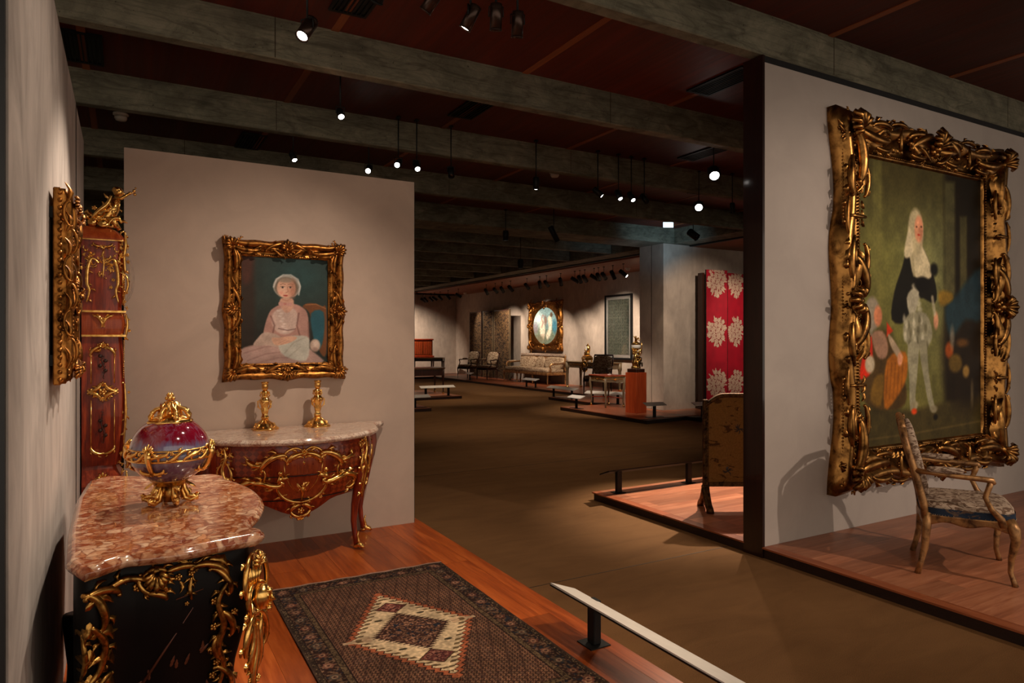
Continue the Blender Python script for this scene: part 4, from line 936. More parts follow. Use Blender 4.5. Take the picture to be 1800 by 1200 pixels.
for q in (1, -1): scroll(mb, Sfr, (q * .05, .60), (q * .38, .50), .014, 'C', q, 1.0); scroll(mb, Sfr, (q * .05, .70), (q * .4, .66), .012, 'S', q, .7)
cluster(mb, Sfr, (0, .5), .1, 12, 3); mb.build('front_mount', 'ormolu', r)

# ---- potpourri vase
r = thing('mounted_vase', 'round crimson and grey glazed lidded vase in gilt bronze mounts on the breccia top', 'vase', (.156, 3.03, .951), R(-30))
CZ = .213; RV = .144
prof = [(.055, CZ - .135)] + [(RV * math.cos(a), CZ + RV * .93 * math.sin(a)) for a in [R(x) for x in range(-66, 0, 6)]] + [(RV, CZ)]
MB().lathe(prof, 40).build('bowl', 'flambe_glaze', r)
MB().lathe([(RV, CZ + .001)] + [(RV * math.cos(a), CZ + RV * .93 * math.sin(a)) for a in [R(x) for x in range(6, 84, 6)]] + [(.01, CZ + RV * .93)], 40).build('lid', 'flambe_glaze', r)
def around(rad, cz=0): return lambda u, v, h=0: Vector(((rad + h) * math.cos(u), (rad + h) * math.sin(u), cz + v))
mb = MB(); Sv = lambda u, v, h=0: Vector(((RV + .006 + h) * math.cos(u / RV), (RV + .006 + h) * math.sin(u / RV), CZ + v))
mb.lathe([(RV + .001, CZ - .022), (RV + .009, CZ - .024), (RV + .009, CZ - .030), (RV + .001, CZ - .032)], 40); mb.lathe([(RV + .001, CZ + .010), (RV + .007, CZ + .012), (RV + .001, CZ + .016)], 40)
cir = 2 * PI * RV
for k in range(16):
    u = cir * k / 16; L = cir / 16
    scroll(mb, Sv, (u, -.022), (u + L * 1.1, .012), .0075, 'S', 1 if k % 2 else -1, .7); leaf(mb, Sv, (u + L * .5, -.024), (u + L * .9, .006), .009, .3)
    if k % 2: flower(mb, Sv, (u + L * .3, .004), .008)
mb.build('pierced_band', 'ormolu', r)
for k in range(4):
    mb = MB(); u0 = cir * k / 4; Sw = lambda u, v, h=0: Vector(((RV * math.cos(max(-1.3, min(1.3, v / (RV * .95)))) + .008 + h) * math.cos((u + u0) / RV), (RV * math.cos(max(-1.3, min(1.3, v / (RV * .95)))) + .008 + h) * math.sin((u + u0) / RV), CZ + RV * .93 * math.sin(max(-1.4, min(1.4, v / (RV * .95))))))
    shell(mb, Sw, (0, .012), .032, PI / 2, 7, 2.2)
    mb.tube([Sw(0, .02, .01), Sw(0, -.01, .014), Sw(0, -.05, .008), Sw(0, -.085, .004)], [.014, .012, .009, .008], 8)
    for q in (1, -1):
        scroll(mb, Sw, (q * .004, -.075), (q * .045, -.062), .0075, 'C', q, 1.0); scroll(mb, Sw, (q * .006, .02), (q * .03, .0), .006, 'C', q, 1.0); leaf(mb, Sw, (0, -.08), (q * .036, -.088), .012)
    mb.build('handle', 'ormolu', r)
    # foot scrolls
mb = MB(); mb.lathe([(.05, .075), (.062, .08), (.064, .092), (.075, .098), (.07, .102)], 28); mb.lathe([(.028, .01), (.034, .04), (.028, .08)], 16)
mb.build('base_collar', 'ormolu_dark', r)
for k in range(6):
    a = 2 * PI * k / 6 + .2; mb = MB(); Sb2 = lambda u, v, h=0, a=a: Vector((math.cos(a) * u - math.sin(a) * h, math.sin(a) * u + math.cos(a) * h, v))
    scroll(mb, Sb2, (.055, .085), (.062, .015), .010, 'S', 1, .7, lift=0); scroll(mb, Sb2, (.045, .018), (.10, .016), .009, 'C', -1, 1.0, lift=0)
    mb.tube([Sb2(.05, .08), Sb2(.045, .05), Sb2(.055, .02), Sb2(.078, .012), Sb2(.100, .022), Sb2(.102, .034), Sb2(.09, .032)], [.007, .009, .010, .009, .008, .007, .005], 7)
    leaf(mb, lambda u, v, h=0, a=a: Vector((math.cos(a) * (v + h) - math.sin(a) * u, math.sin(a) * (v + h) + math.cos(a) * u, .09 - v * .0 - abs(u) * .2 - .04 * (v - .05) / .05)), (0, .045), (.01, .085), .016)
    mb.build('foot', 'ormolu', r)
mb = MB(); zt = CZ + RV * .93
mb.lathe([(.080, zt - .026), (.083, zt - .020), (.07, zt - .008), (.03, zt + .008), (.01, zt + .014)], 30, wav=lambda g, z: 1 + .07 * math.cos(8 * g))
mb.build('lid_plate', 'ormolu', r)
mb = MB()
for k in range(8):
    a = 2 * PI * k / 8; Sl = lambda u, v, h=0, a=a: Vector((math.cos(a) * u - math.sin(a) * h, math.sin(a) * u + math.cos(a) * h, zt - .02 + v))
    mb.tube([Sl(.072, .0), Sl(.075, .022), Sl(.058, .045), Sl(.03, .055), Sl(.018, .075)], [.007, .008, .008, .007, .005], 7); mb.ball(Sl(.066, .036), .010, 6, 4)
    leaf(mb, lambda u, v, h=0, a=a: Vector((math.cos(a) * (.05 - v * .4) - math.sin(a) * u, math.sin(a) * (.05 - v * .4) + math.cos(a) * u, zt + .0 + v + h)), (0, 0), (.012, .05), .012)
mb.lathe([(.03, zt + .0), (.022, zt + .02), (.016, zt + .04), (.022, zt + .052), (.012, zt + .062)], 12); mb.build('pierced_crown', 'ormolu', r)
mb = MB(); mb.ball((0, 0, zt + .075), .013, 10, 6)
for k in range(5): a = k * 1.256; mb.ball((math.cos(a) * .013, math.sin(a) * .013, zt + .070), .008, 6, 4); mb.tube([(math.cos(a) * .012, math.sin(a) * .012, zt + .08), (math.cos(a) * .006, math.sin(a) * .006, zt + .092)], [.005, .002], 5)
mb.build('finial', 'ormolu', r)

# ------------------------------------------------------------------ longcase clock
r = thing('longcase_clock', 'tall marquetry longcase clock with gilt mounts and figures between grey wall and partition', 'clock', (-.12, 5.10, P0))
def block(name, mat, z0, z1, x0, x1, y0, y1, k=None, par=r, n=10):
    """clock stage: k(t) scales the half-width/front with height (bombe)"""
    k = k or (lambda t: 1); mb = MB(); vs = []
    for j in range(n + 1):
        t = j / n; z = z0 + (z1 - z0) * t; q = k(t); xa, xb = x0, x0 + (x1 - x0) * q; yc = (y0 + y1) / 2; hy = (y1 - y0) / 2 * q; c = .02
        vs += [(xa, yc - hy, z), (xb - c, yc - hy, z), (xb, yc - hy + c, z), (xb, yc + hy - c, z), (xb - c, yc + hy, z), (xa, yc + hy, z)]
    fs = [(j * 6 + i, j * 6 + (i + 1) % 6, (j + 1) * 6 + (i + 1) % 6, (j + 1) * 6 + i) for j in range(n) for i in range(6)]
    mb.add(vs, fs, False); mb.add(vs[:6], [(5, 4, 3, 2, 1, 0)], False); mb.add(vs[-6:], [(0, 1, 2, 3, 4, 5)], False); return mb.build(name, mat, par)
XB = -.112
block('plinth', 'veneer', 0, .14, XB, .15, -.22, .22); block('base_case', 'veneer', .14, .62, XB, .13, -.20, .20, lambda t: 1 - .08 * t)
block('shoulder', 'veneer', .62, .74, XB, .115, -.19, .19, lambda t: .9 + .1 * math.cos(t * 3.1))
wk = lambda t: .90 + .10 * math.sin(PI * t) * (1 if t < .6 else .9) + .03 * t
block('trunk', 'veneer', .74, 1.54, XB, .118, -.18, .18, wk, n=16)
block('hood_base', 'veneer_light', 1.545, 1.69, XB, .122, -.19, .19, lambda t: .95 + .05 * math.sin(PI * t))
block('hood_case', 'veneer', 1.70, 2.14, XB, .10, -.185, .185, lambda t: 1)
block('cornice', 'veneer_light', 2.14, 2.225, XB, .115, -.20, .20, lambda t: 1.0 - .35 * t * t)
Sc_ = lambda u, v, h=0: Vector((u, -.186 - h, v))
def side(name, fn, mat='ormolu'):
    mb = MB(); fn(mb); return mb.build(name, mat, r)
def m1(mb):
    for (x, z0, z1) in ((-.062, .86, 1.15), (.062, .86, 1.15), (-.062, 1.25, 1.42), (.062, 1.25, 1.42)): mb.tube([Sc_(x, z0, .004), Sc_(x, z1, .004)], .0035, 5)
    for q in (1, -1):
        scroll(mb, Sc_, (q * .062, 1.42), (q * .004, 1.475), 0.0105, 'C', q, 1.0); scroll(mb, Sc_, (q * .062, .86), (q * .004, .82), 0.0105, 'C', -q, .7)
        leaf(mb, Sc_, (q * .01, 1.47), (q * .05, 1.45), .014, .2)
    shell(mb, Sc_, (0, 1.475), .034, PI / 2, 7, 2.6)
side('trunk_panel_moulding', m1)
def m2(mb):
    for q in (1, -1):
        for p in (1, -1): scroll(mb, Sc_, (q * .012, 1.20 + p * .05), (q * .078, 1.20 + p * .008), 0.0120, 'C', q * p, 1.0); leaf(mb, Sc_, (q * .01, 1.20 + p * .02), (q * .06, 1.20 + p * .035), .012)
        flower(mb, Sc_, (q * .045, 1.20), .014)
    flower(mb, Sc_, (0, 1.20), .024); cluster(mb, Sc_, (0, 1.20), .05, 14, 6); shell(mb, Sc_, (0, 1.235), .03, PI / 2, 5, 2); shell(mb, Sc_, (0, 1.165), .03, -PI / 2, 5, 2)
side('cartouche_mount', m2)
def m3(mb):
    for z0 in (zz0,):
        vine(mb, Sc_, [(.0, z0), (.01, z0 + .06), (-.008, z0 + .12), (.0, z0 + .2 if z0 < 1 else z0 + .14)], .003, int(z0 * 10), 1.4)
        for k in range(4): mb.ball(Sc_((-1) ** k * .014, z0 + .05 + k * .03, .0), .012, 6, 4, (1, .25, 1))
for zz0 in (.88, 1.28): side('marquetry_flowers', m3, 'dark_wood')
def m4(mb):
    for q in (1, -1):
        vine(mb, Sc_, [(q * .02, 1.99), (q * .055, 2.02), (q * .078, 1.96), (q * .082, 1.87), (q * .07, 1.82), (q * .085, 1.75)], .011, 5 + q, 1.3)
        scroll(mb, Sc_, (q * .01, 2.10), (q * .05, 2.115), 0.0090, 'C', q, 1.0); leaf(mb, Sc_, (q * .012, 1.66), (q * .06, 1.675), .012); scroll(mb, Sc_, (q * .008, 1.60), (q * .045, 1.665), 0.0090, 'C', -q, 1.0)
        cluster(mb, Sc_, (q * .082, 2.05), .038, 14, 4); cluster(mb, Sc_, (q * .082, 1.99), .03, 8, 5)
    cluster(mb, Sc_, (0, 1.985), .05, 20, 2, 1.0, 1.3); vine(mb, Sc_, [(0, 2.05), (0.005, 1.98), (0, 1.90)], .005, 3, 1.5)
    shell(mb, Sc_, (0, 2.10), .028, -PI / 2, 7, 3); shell(mb, Sc_, (0, 1.655), .026, -PI / 2, 7, 3); flower(mb, Sc_, (0, 1.61), .012)
def m4b(mb): shell(mb, Sc_, (0, .66), .05, PI / 2, 7, 2.8); leaf(mb, Sc_, (0, .66), (.07, .64), .02); leaf(mb, Sc_, (0, .66), (-.07, .64), .02)
side('base_shell_mount', m4b)
side('hood_side_mounts', m4)
def m5(mb):
    for z in (1.695, 1.545): mb.box(XB, .125, -.197, .197, z - .006, z + .006); 
    mb.box(XB, .11, -.19, .19, 2.135, 2.145)
side('brass_bands', m5)
Fe = lambda u, v, h=0: Vector((.105 + h, -.165 + u * .3, v))
def m6(mb):
    E_ = lambda u, v, h=0: Vector((.112 + u * .8 + h * .7, -.172 - h * .7, v))
    vine(mb, E_, [(0, 2.20), (.006, 2.12), (-.004, 2.04), (.004, 1.94)], .011, 12, 1.4); beads(mb, E_, (0, 1.93), (0, 1.73), .007, 2.2)
    cluster(mb, E_, (0, 2.10), .035, 12, 7); cluster(mb, E_, (0, 1.70), .03, 9, 8); scroll(mb, E_, (.0, 1.93), (-.01, 1.80), .008, 'C', -1, .7)
    vine(mb, E_, [(.01, 1.68), (.018, 1.63), (.012, 1.57), (.0, 1.52)], .010, 14, 1.2); beads(mb, E_, (.0, 1.52), (-.004, 1.28), .006, 2.2)
    vine(mb, E_, [(.0, 1.25), (.008, 1.1), (.004, 1.0), (-.006, .86)], .009, 15, .8); scroll(mb, E_, (0, .86), (.012, .72), .012, 'S', 1, 1.0); cluster(mb, E_, (.004, .74), .035, 9, 3); vine(mb, E_, [(.01, .7), (.02, .6), (0, .5)], .01, 2)
side('corner_mounts', m6)
MB().lathe([(.172, 0), (.178, .012), (.165, .02), (.158, .016)], 36, mat=Matrix.Translation((.10, 0, 1.92)) @ Matrix.Rotation(R(90), 4, 'Y'), cap=False).build('bezel', 'ormolu', r)
MB().lathe([(.158, .0), (.157, .001)], 30, mat=Matrix.Translation((.10, 0, 1.92)) @ Matrix.Rotation(R(90), 4, 'Y')).build('dial', 'plate_white', r)
gd = [(.163 * math.cos(R(a)), .012 + .062 * math.sin(R(a))) for a in range(0, 90, 9)] + [(.001, .074)]; gd += [(max(.001, r_ * .985), h_ * .97 - .001) for r_, h_ in gd[::-1]]
MB().lathe(gd, 32, mat=Matrix.Translation((.10, 0, 1.92)) @ Matrix.Rotation(R(90), 4, 'Y'), cap=False).build('domed_glass', 'glass', r)
# gilt figures on the hood
mb = MB(); zt = 2.222
mb.tube([(-.03, -.10, zt + .03), (.02, -.10, zt + .07), (.05, -.10, zt + .13), (.065, -.10, zt + .19)], [.030, .045, .042, .028], 12)
mb.ball((.083, -.10, zt + .232), .030, 12, 8); mb.ball((.075, -.10, zt + .245), .030, 10, 6, (1, 1, .8)); mb.ball((.112, -.10, zt + .228), .007, 6, 4)
mb.tube([(.065, -.125, zt + .19), (.10, -.14, zt + .19), (.14, -.14, zt + .222)], [.014, .011, .009], 8); mb.ball((.146, -.14, zt + .226), .011, 8, 5)
mb.tube([(.06, -.07, zt + .185), (.07, -.05, zt + .14), (.05, -.05, zt + .10)], [.014, .011, .010], 8)
mb.tube([(.0, -.12, zt + .05), (.055, -.15, zt + .055), (.075, -.155, zt + .0)], [.022, .018, .012], 8); mb.tube([(.0, -.08, zt + .05), (.06, -.06, zt + .05), (.09, -.06, zt + .0)], [.022, .018, .012], 8)
mb.build('putto', 'ormolu', r)
mb = MB(); mb.tube([(.146, -.14, zt + .226), (.165, -.14, zt + .232)], .005, 6); mb.ball((.170, -.14, zt + .244), .011, 8, 5); mb.ball((.174, -.14, zt + .222), .010, 8, 5); mb.ball((.178, -.14, zt + .262), .006, 6, 4); mb.build('rattle', 'ormolu', r)
mb = MB(); mb.ball((-.055, -.12, zt + .028), .032, 12, 8); mb.ball((-.085, -.12, zt + .062), .018, 8, 6); mb.ball((-.03, -.13, zt + .060), .020, 8, 6); mb.tube([(-.10, -.1, zt + .085), (-.085, -.1, zt + .10), (-.07, -.1, zt + .08), (-.045, -.1, zt + .055)], [.008, .012, .014, .016], 8)
mb.ball((.0, -.15, zt + .022), .026, 12, 8); mb.lathe([(.028, -.008), (.032, 0), (.028, .008)], 16, (0, 0, 0), Matrix.Translation((.0, -.15, zt + .024)) @ Matrix.Rotation(R(60), 4, 'X')); mb.build('seated_lion', 'ormolu', r)
mb = MB(); Sd = lambda u, v, h=0: Vector((u, -.15 - h * .6, zt + v))
vine(mb, Sd, [(-.06, .05), (-.02, .10), (.02, .14), (.045, .20)], .014, 4, 1.6); vine(mb, Sd, [(.02, .0), (.05, .05), (.085, .06), (.10, .03)], .012, 6, 1.4); cluster(mb, Sd, (.03, .07), .06, 16, 6); cluster(mb, Sd, (.07, .12), .04, 8, 9)
mb.build('drapery', 'ormolu', r)

# ------------------------------------------------------------------ commode against the partition
r = thing('bombe_commode', 'red-brown marquetry bombe commode with gilt mounts and pale marble top before the partition', 'commode', (1.04, 5.335, P0))
topo = [(-.665, 0), (-.68, -.10), (-.655, -.14), (-.63, -.26), (-.59, -.40), (-.51, -.52), (-.45, -.565), (-.42, -.60), (-.30, -.675), (-.15, -.725), (0, -.745), (.15, -.725), (.30, -.675), (.42, -.60), (.45, -.565), (.51, -.52), (.59, -.40), (.63, -.26), (.655, -.14), (.68, -.10), (.665, 0)]
out2 = closed(topo, 3); out2 = [Vector((p.x, min(p.y, -.004))) for p in out2]
slab_top('marble_top', out2, .825, .868, 'veined_marble', r, .016)
bod = closed([(-.62, 0), (-.615, -.12), (-.59, -.25), (-.55, -.38), (-.475, -.47), (-.44, -.505), (-.30, -.60), (-.15, -.655), (0, -.675), (.15, -.655), (.30, -.60), (.44, -.505), (.475, -.47), (.55, -.38), (.59, -.25), (.615, -.12), (.62, 0)], 3); bod = [Vector((p.x, min(p.y, -.006))) for p in bod]
LV = [(.34, .84), (.42, .88), (.50, .93), (.60, .985), (.70, 1.01), (.78, 1.0), (.826, .985)]
def k2(z):
    if z <= LV[0][0]: return LV[0][1] - (LV[0][0] - z) * .25
    for (a, ka), (b, kb) in zip(LV, LV[1:]):
        if z <= b: return ka + (kb - ka) * (z - a) / (b - a)
    return LV[-1][1]
mb = MB(); n = len(bod); vs = []
for (z, k) in LV:
    for p in bod:
        zz = z
        if z < .36: zz = .385 + .06 * math.cos(p.x * 7.2) * (-1) * (abs(p.x) < .44) + (.06 if abs(p.x) >= .44 else 0)
        vs.append((p.x * k, p.y * k, min(zz, .42) if z < .36 else z))
fs = [(j * n + i, j * n + (i + 1) % n, (j + 1) * n + (i + 1) % n, (j + 1) * n + i) for j in range(len(LV) - 1) for i in range(n)]
mb.add(vs, fs); mb.add(vs[-n:], [tuple(range(n))], False); mb.build('body', 'veneer', r)
fr = [(p.x, p.y) for p in bod if p.y < -.1]; fr.sort()
def fy(u):
    for (a, ya), (b, yb) in zip(fr, fr[1:]):
        if u <= b: return ya + (yb - ya) * (u - a) / ((b - a) or 1)
    return fr[-1][1]
def SF(u, v, h=0):
    k = k2(v); y = fy(max(-.655, min(.655, u / k))) * k; dy = (fy(max(-.65, min(.65, u / k + .01))) - fy(max(-.65, min(.65, u / k - .01)))) / .02
    nn = Vector((dy, -1, 0)).normalized(); return Vector((u, y, v)) + nn * h
def patch(name, mat, u0, u1, v0, v1, h=.002, par=r, nu=14, nv=8):
    return MB().grid(lambda a, b: SF(u0 + (u1 - u0) * a, v0 + (v1 - v0) * b, h), nu, nv).build(name, mat, par)
for (v0, v1, nm) in ((.615, .80, 'drawer'), (.445, .608, 'drawer')):
    d = patch(nm, 'veneer', -.425, .425, v0, v1, .004)
    patch('marquetry_panel', 'marquetry', .20, .41, v0 + .012, v1 - .012, .0055, d, 8, 4); patch('marquetry_panel', 'marquetry', -.41, -.20, v0 + .012, v1 - .012, .0055, d, 8, 4)
    patch('veneer_field', 'veneer_light', -.15, .15, v0 + .006, v1 - .006, .005, d, 8, 4)
for (u0, u1) in ((.432, .452), (-.452, -.432)): patch('inlay_band', 'veneer_light', u0, u1, .40, .81, .004, nu=2)
mb = MB()
for v in (.6115, .440): mb.tube([SF(-.42 + .84 * i / 20, v, .003) for i in range(21)], .0035, 4)
mb.build('drawer_gap', 'black', r)
mb = MB()
for q in (1, -1):
    sd = -q
    # heart shaped cartouche
    vine(mb, SF, [(0, .775), (q * .05, .80), (q * .10, .785), (q * .125, .75), (q * .115, .71)], .010, 3 + q, 1.0)
    scroll(mb, SF, (q * .005, .755), (q * .105, .70), 0.0211, 'C', sd, 1.0); scroll(mb, SF, (q * .01, .735), (q * .085, .715), 0.0140, 'C', sd, .7)
    mb.tube([SF(q * .125, .70, .006), SF(q * .12, .63, .006), SF(q * .085, .55, .006), SF(q * .03, .49, .006)], .0035, 5)
    # upper wings
    scroll(mb, SF, (q * .115, .75), (q * .255, .66), 0.0246, 'C', sd, 1.0); scroll(mb, SF, (q * .13, .73), (q * .23, .715), 0.0157, 'C', sd, .7); leaf(mb, SF, (q * .14, .745), (q * .22, .765), .018, .2)
    scroll(mb, SF, (q * .25, .70), (q * .34, .735), 0.0175, 'C', -sd, 1.0); leaf(mb, SF, (q * .33, .73), (q * .365, .76), .012)
    vine(mb, SF, [(q * .25, .67), (q * .235, .62), (q * .245, .585)], .008, 5, 1.0)
    # lower wings with seated figures
    scroll(mb, SF, (q * .135, .56), (q * .30, .565), 0.0228, 'S', q, .7); scroll(mb, SF, (q * .29, .575), (q * .385, .52), 0.0228, 'C', -sd * -1, 1.0); scroll(mb, SF, (q * .38, .51), (q * .33, .475), 0.0175, 'C', sd, 1.0)
    leaf(mb, SF, (q * .25, .565), (q * .33, .60), .018, .2); leaf(mb, SF, (q * .17, .55), (q * .24, .53), .016)
    # lyre pulls
    vine(mb, SF, [(q * .15, .58), (q * .16, .53), (q * .13, .475), (q * .07, .435), (0, .42)], .013, 8 + q, .5); scroll(mb, SF, (q * .15, .58), (q * .10, .60), 0.0140, 'C', q, 1.0)
    scroll(mb, SF, (q * .01, .40), (q * .062, .355), 0.0157, 'C', sd, 1.0); scroll(mb, SF, (q * .06, .36), (0, .32), 0.0140, 'C', sd, .7)
    leaf(mb, SF, (q * .12, .47), (q * .18, .45), .014)
shell(mb, SF, (0, .765), .035, PI / 2, 7, 2.6); leaf(mb, SF, (0, .715), (0, .685), .014); flower(mb, SF, (0, .36), .026); leaf(mb, SF, (0, .325), (0, .295), .014)
mb.build('centre_mount', 'ormolu', r)
for q in (1, -1):
    mb = MB(); c = SF(q * .145, .585, .02)
    mb.ball(c + Vector((0, -.004, .055)), .017, 10, 6); mb.tube([c + Vector((0, 0, .04)), c + Vector((0, 0, .015)), c + Vector((q * .012, 0, -.01))], [.012, .018, .015], 8)
    mb.tube([c + Vector((-q * .008, 0, .032)), c + Vector((-q * .032, -.004, .020)), c + Vector((-q * .055, 0, .022))], [.008, .006, .005], 6); mb.tube([c + Vector((q * .012, 0, -.008)), c + Vector((-q * .02, -.008, -.012)), c + Vector((-q * .02, -.006, -.04))], [.010, .008, .005], 6)
    mb.build('putto_mount', 'ormolu', r)
mb = MB()
for q in (1, -1): leaf(mb, SF, (0, .525), (q * .04, .56), .016, .3); leaf(mb, SF, (0, .52), (q * .03, .50), .014); mb.tube([SF(q * .04, .56, .006), SF(q * .015, .53, .012), SF(0, .47, .008)], .006, 6)
mb.ball(SF(0, .545, .015), .012, 8, 5); mb.tube([SF(0, .54, .01), SF(0, .50, .014), SF(0, .44, .01)], [.008, .011, .006], 6); mb.build('bird_mount', 'ormolu', r)
def leg2(cx, cy, ang, nm='leg'):
    dx, dy = math.cos(ang), math.sin(ang)
    P_ = lambda o, z: (cx + dx * o, cy + dy * o, z)
    lg = MB().tube([P_(.0, .80), P_(.012, .70), P_(.01, .58), P_(-.015, .45), P_(-.045, .32), P_(-.055, .2), P_(-.045, .10), P_(-.03, .03)], [.030, .034, .038, .036, .028, .022, .018, .020], 10, up=(dx, dy, 0)).build(nm, 'veneer', r)
    mb = MB(); mb.ball(P_(-.03, .022), .024, 8, 5, (1, 1, .8)); mb.tube([P_(-.03, .03), P_(-.005, .035), P_(.02, .022), P_(.032, .010)], [.022, .020, .016, .008], 8)
    mb.tube([P_(-.015, .03), P_(-.012, .06), P_(-.022, .10), P_(-.012, .13)], [.014, .010, .008, .004], 6)
    mb.build('sabot', 'ormolu', lg)
    return lg
L1 = leg2(.445, -.475, R(-50)); L2 = leg2(-.445, -.475, R(-130)); L3 = leg2(.63, -.055, R(-20)); L4 = leg2(-.63, -.055, R(-160))
for (cx, cy, ang) in ((.475, -.505, -50), (-.475, -.505, -130), (.655, -.07, -15), (-.655, -.07, -165)):
    a = R(ang); dx, dy = math.cos(a), math.sin(a)
    Sx = lambda u, v, h=0: Vector((cx - dy * u + dx * (h + (-.01 if v > .6 else -.01 - (.6 - v) * .16)), cy + dx * u + dy * (h + (-.01 if v > .6 else -.01 - (.6 - v) * .16)), v))
    mb = MB(); vine(mb, Sx, [(0, .81), (.012, .74), (-.01, .66), (.008, .58), (0, .48), (0, .38)], .016, int(cx * 90) + 70, 1.3)
    cluster(mb, Sx, (0, .76), .052, 18, 3); cluster(mb, Sx, (0, .60), .045, 14, 4)
    for q in (1, -1): scroll(mb, Sx, (q * .01, .70), (q * .035, .58), .010, 'C', -q, 1.0); scroll(mb, Sx, (q * .03, .58), (q * .008, .46), .009, 'S', q, .7); leaf(mb, Sx, (0, .64), (q * .03, .56), .022)
    flower(mb, Sx, (0, .50), .022); flower(mb, Sx, (0, .44), .017); mb.build('corner_mount', 'ormolu', r)

# ---- candlesticks
def candlestick(x, y, lab, rz):
    r = thing('candlestick', lab, 'candlestick', (x, y, .949), rz, 'pair of gilt candlesticks'); r.scale = (1.3, 1.3, 1.22)
    tw = lambda g, z: 1 + .09 * math.cos(5 * g + z * 30)
    MB().lathe([(.070, 0), (.072, .006), (.066, .010), (.060, .016), (.052, .022), (.046, .034), (.034, .042), (.022, .052), (.016, .062)], 40, wav=tw).build('base', 'ormolu', r)
    MB().lathe([(.016, .062), (.021, .070), (.018, .078), (.014, .086), (.017, .10), (.020, .115), (.018, .13), (.021, .145), (.028, .160), (.027, .175), (.020, .186), (.015, .196), (.019, .206), (.020, .216), (.015, .226), (.011, .232)], 32, wav=tw).build('stem', 'ormolu', r)
    MB().lathe([(.011, .232), (.017, .240), (.018, .262), (.016, .270), (.020, .276), (.022, .281), (.013, .283), (.010, .26)], 24).build('candle_socket', 'ormolu', r)
    mb = MB()
    for k in range(5):
        a = k * 1.2566; S1 = lambda u, v, h=0, a=a: Vector(((u + h * .3) * math.cos(a + v * 4), (u + h * .3) * math.sin(a + v * 4), v + h * .4))
        scroll(mb, S1, (.060, .010), (.020, .056), .0045, 'S', 1, .7); scroll(mb, S1, (.021, .12), (.027, .175), .004, 'C', 1, .7); scroll(mb, S1, (.018, .19), (.016, .225), .003, 'C', 1, .7)
        mb.ball((.055 * math.cos(a + .6), .055 * math.sin(a + .6), .018), .006, 6, 4)
    mb.build('relief', 'ormolu', r)['kind'] = 'stuff'
candlestick(.885, 5.21, 'left gilt bronze candlestick on the pale marble top below the lady portrait', 0)
candlestick(1.265, 5.21, 'right gilt bronze candlestick on the pale marble top below the lady portrait', .6)

# ------------------------------------------------------------------ rug
rw, rl = 1.12, 1.88
NXr, NYr = 300, 500
P = Paint(NXr, NYr, None, (58, 36, 30), rl / rw)
X = (P.X) * rw; Y = P.Y / P.asp * rl            # metres from the far left corner
rs = np.random.RandomState(5)
def cells(sz, seed):
    g = np.random.RandomState(seed).rand(int(rl / sz) + 2, int(rw / sz) + 2); return g[(Y / sz).astype(int), (X / sz).astype(int)]
def setc(mask, c, al=1.0): m = (mask * al)[..., None]; P.img = P.img * (1 - m) + np.array(c) / 255 * m
e = np.minimum(np.minimum(X, rw - X), np.minimum(Y, rl - Y))
# field: lattice of small blossoms
sx_, sy_ = .021, .024
fx_, fy_ = (X / sx_) % 1 - .5, ((Y / sy_) + .5 * ((X / sx_).astype(int) % 2)) % 1 - .5; rr_ = np.hypot(fx_, fy_); an = np.arctan2(fy_, fx_)
setc(rr_ < .36 + .1 * np.cos(4 * an), (128, 92, 70)); setc(rr_ < .14, (58, 34, 30)); setc((rr_ < .4) & (cells(.0215, 3) < .2), (98, 72, 60), .8); setc((np.abs(fx_) > .42) & (np.abs(fy_) < .2), (84, 74, 52), .8)
dia = np.abs((X * 14 + Y * 6) % 1 - .5) < .08; setc(dia, (48, 30, 26), .4)
# borders
b1 = e < .155; setc(b1, (44, 28, 24)); k1 = cells(.010, 8); setc(b1 & (k1 < .28), (84, 62, 48)); setc(b1 & (k1 > .86), (106, 80, 62)); setc(b1 & (cells(.014, 9) < .16), (34, 34, 40))
for lo, hi, c in ((.0, .008, (66, 50, 42)), (.008, .034, (56, 42, 33)), (.034, .038, (30, 20, 18)), (.118, .122, (30, 20, 18)), (.122, .150, (92, 74, 54)), (.150, .155, (34, 22, 20))): setc((e >= lo) & (e < hi), c)
kk = cells(.007, 12); setc((e >= .122) & (e < .150) & (kk < .35), (52, 38, 30)); setc((e >= .010) & (e < .032) & (kk < .4), (38, 28, 24)); setc((e >= .010) & (e < .032) & (kk > .85), (110, 92, 70))
for horiz in (0, 1):
    L = rl if horiz == 0 else rw; nn = int(L / .115)
    for i in range(nn):
        s_ = (i + .5) * L / nn
        for sd in (0, 1):
            cx, cy = ((.078 if sd == 0 else rw - .078), s_) if horiz == 0 else (s_, (.078 if sd == 0 else rl - .078))
            d = np.hypot(X - cx, Y - cy); a = np.arctan2(Y - cy, X - cx)
            setc(d < .026 + .004 * np.cos(6 * a), ((112, 74, 60), (74, 66, 58), (96, 56, 44))[i % 3], .85); setc(d < .016, (150, 118, 92), .7); setc(d < .008, (60, 34, 32))
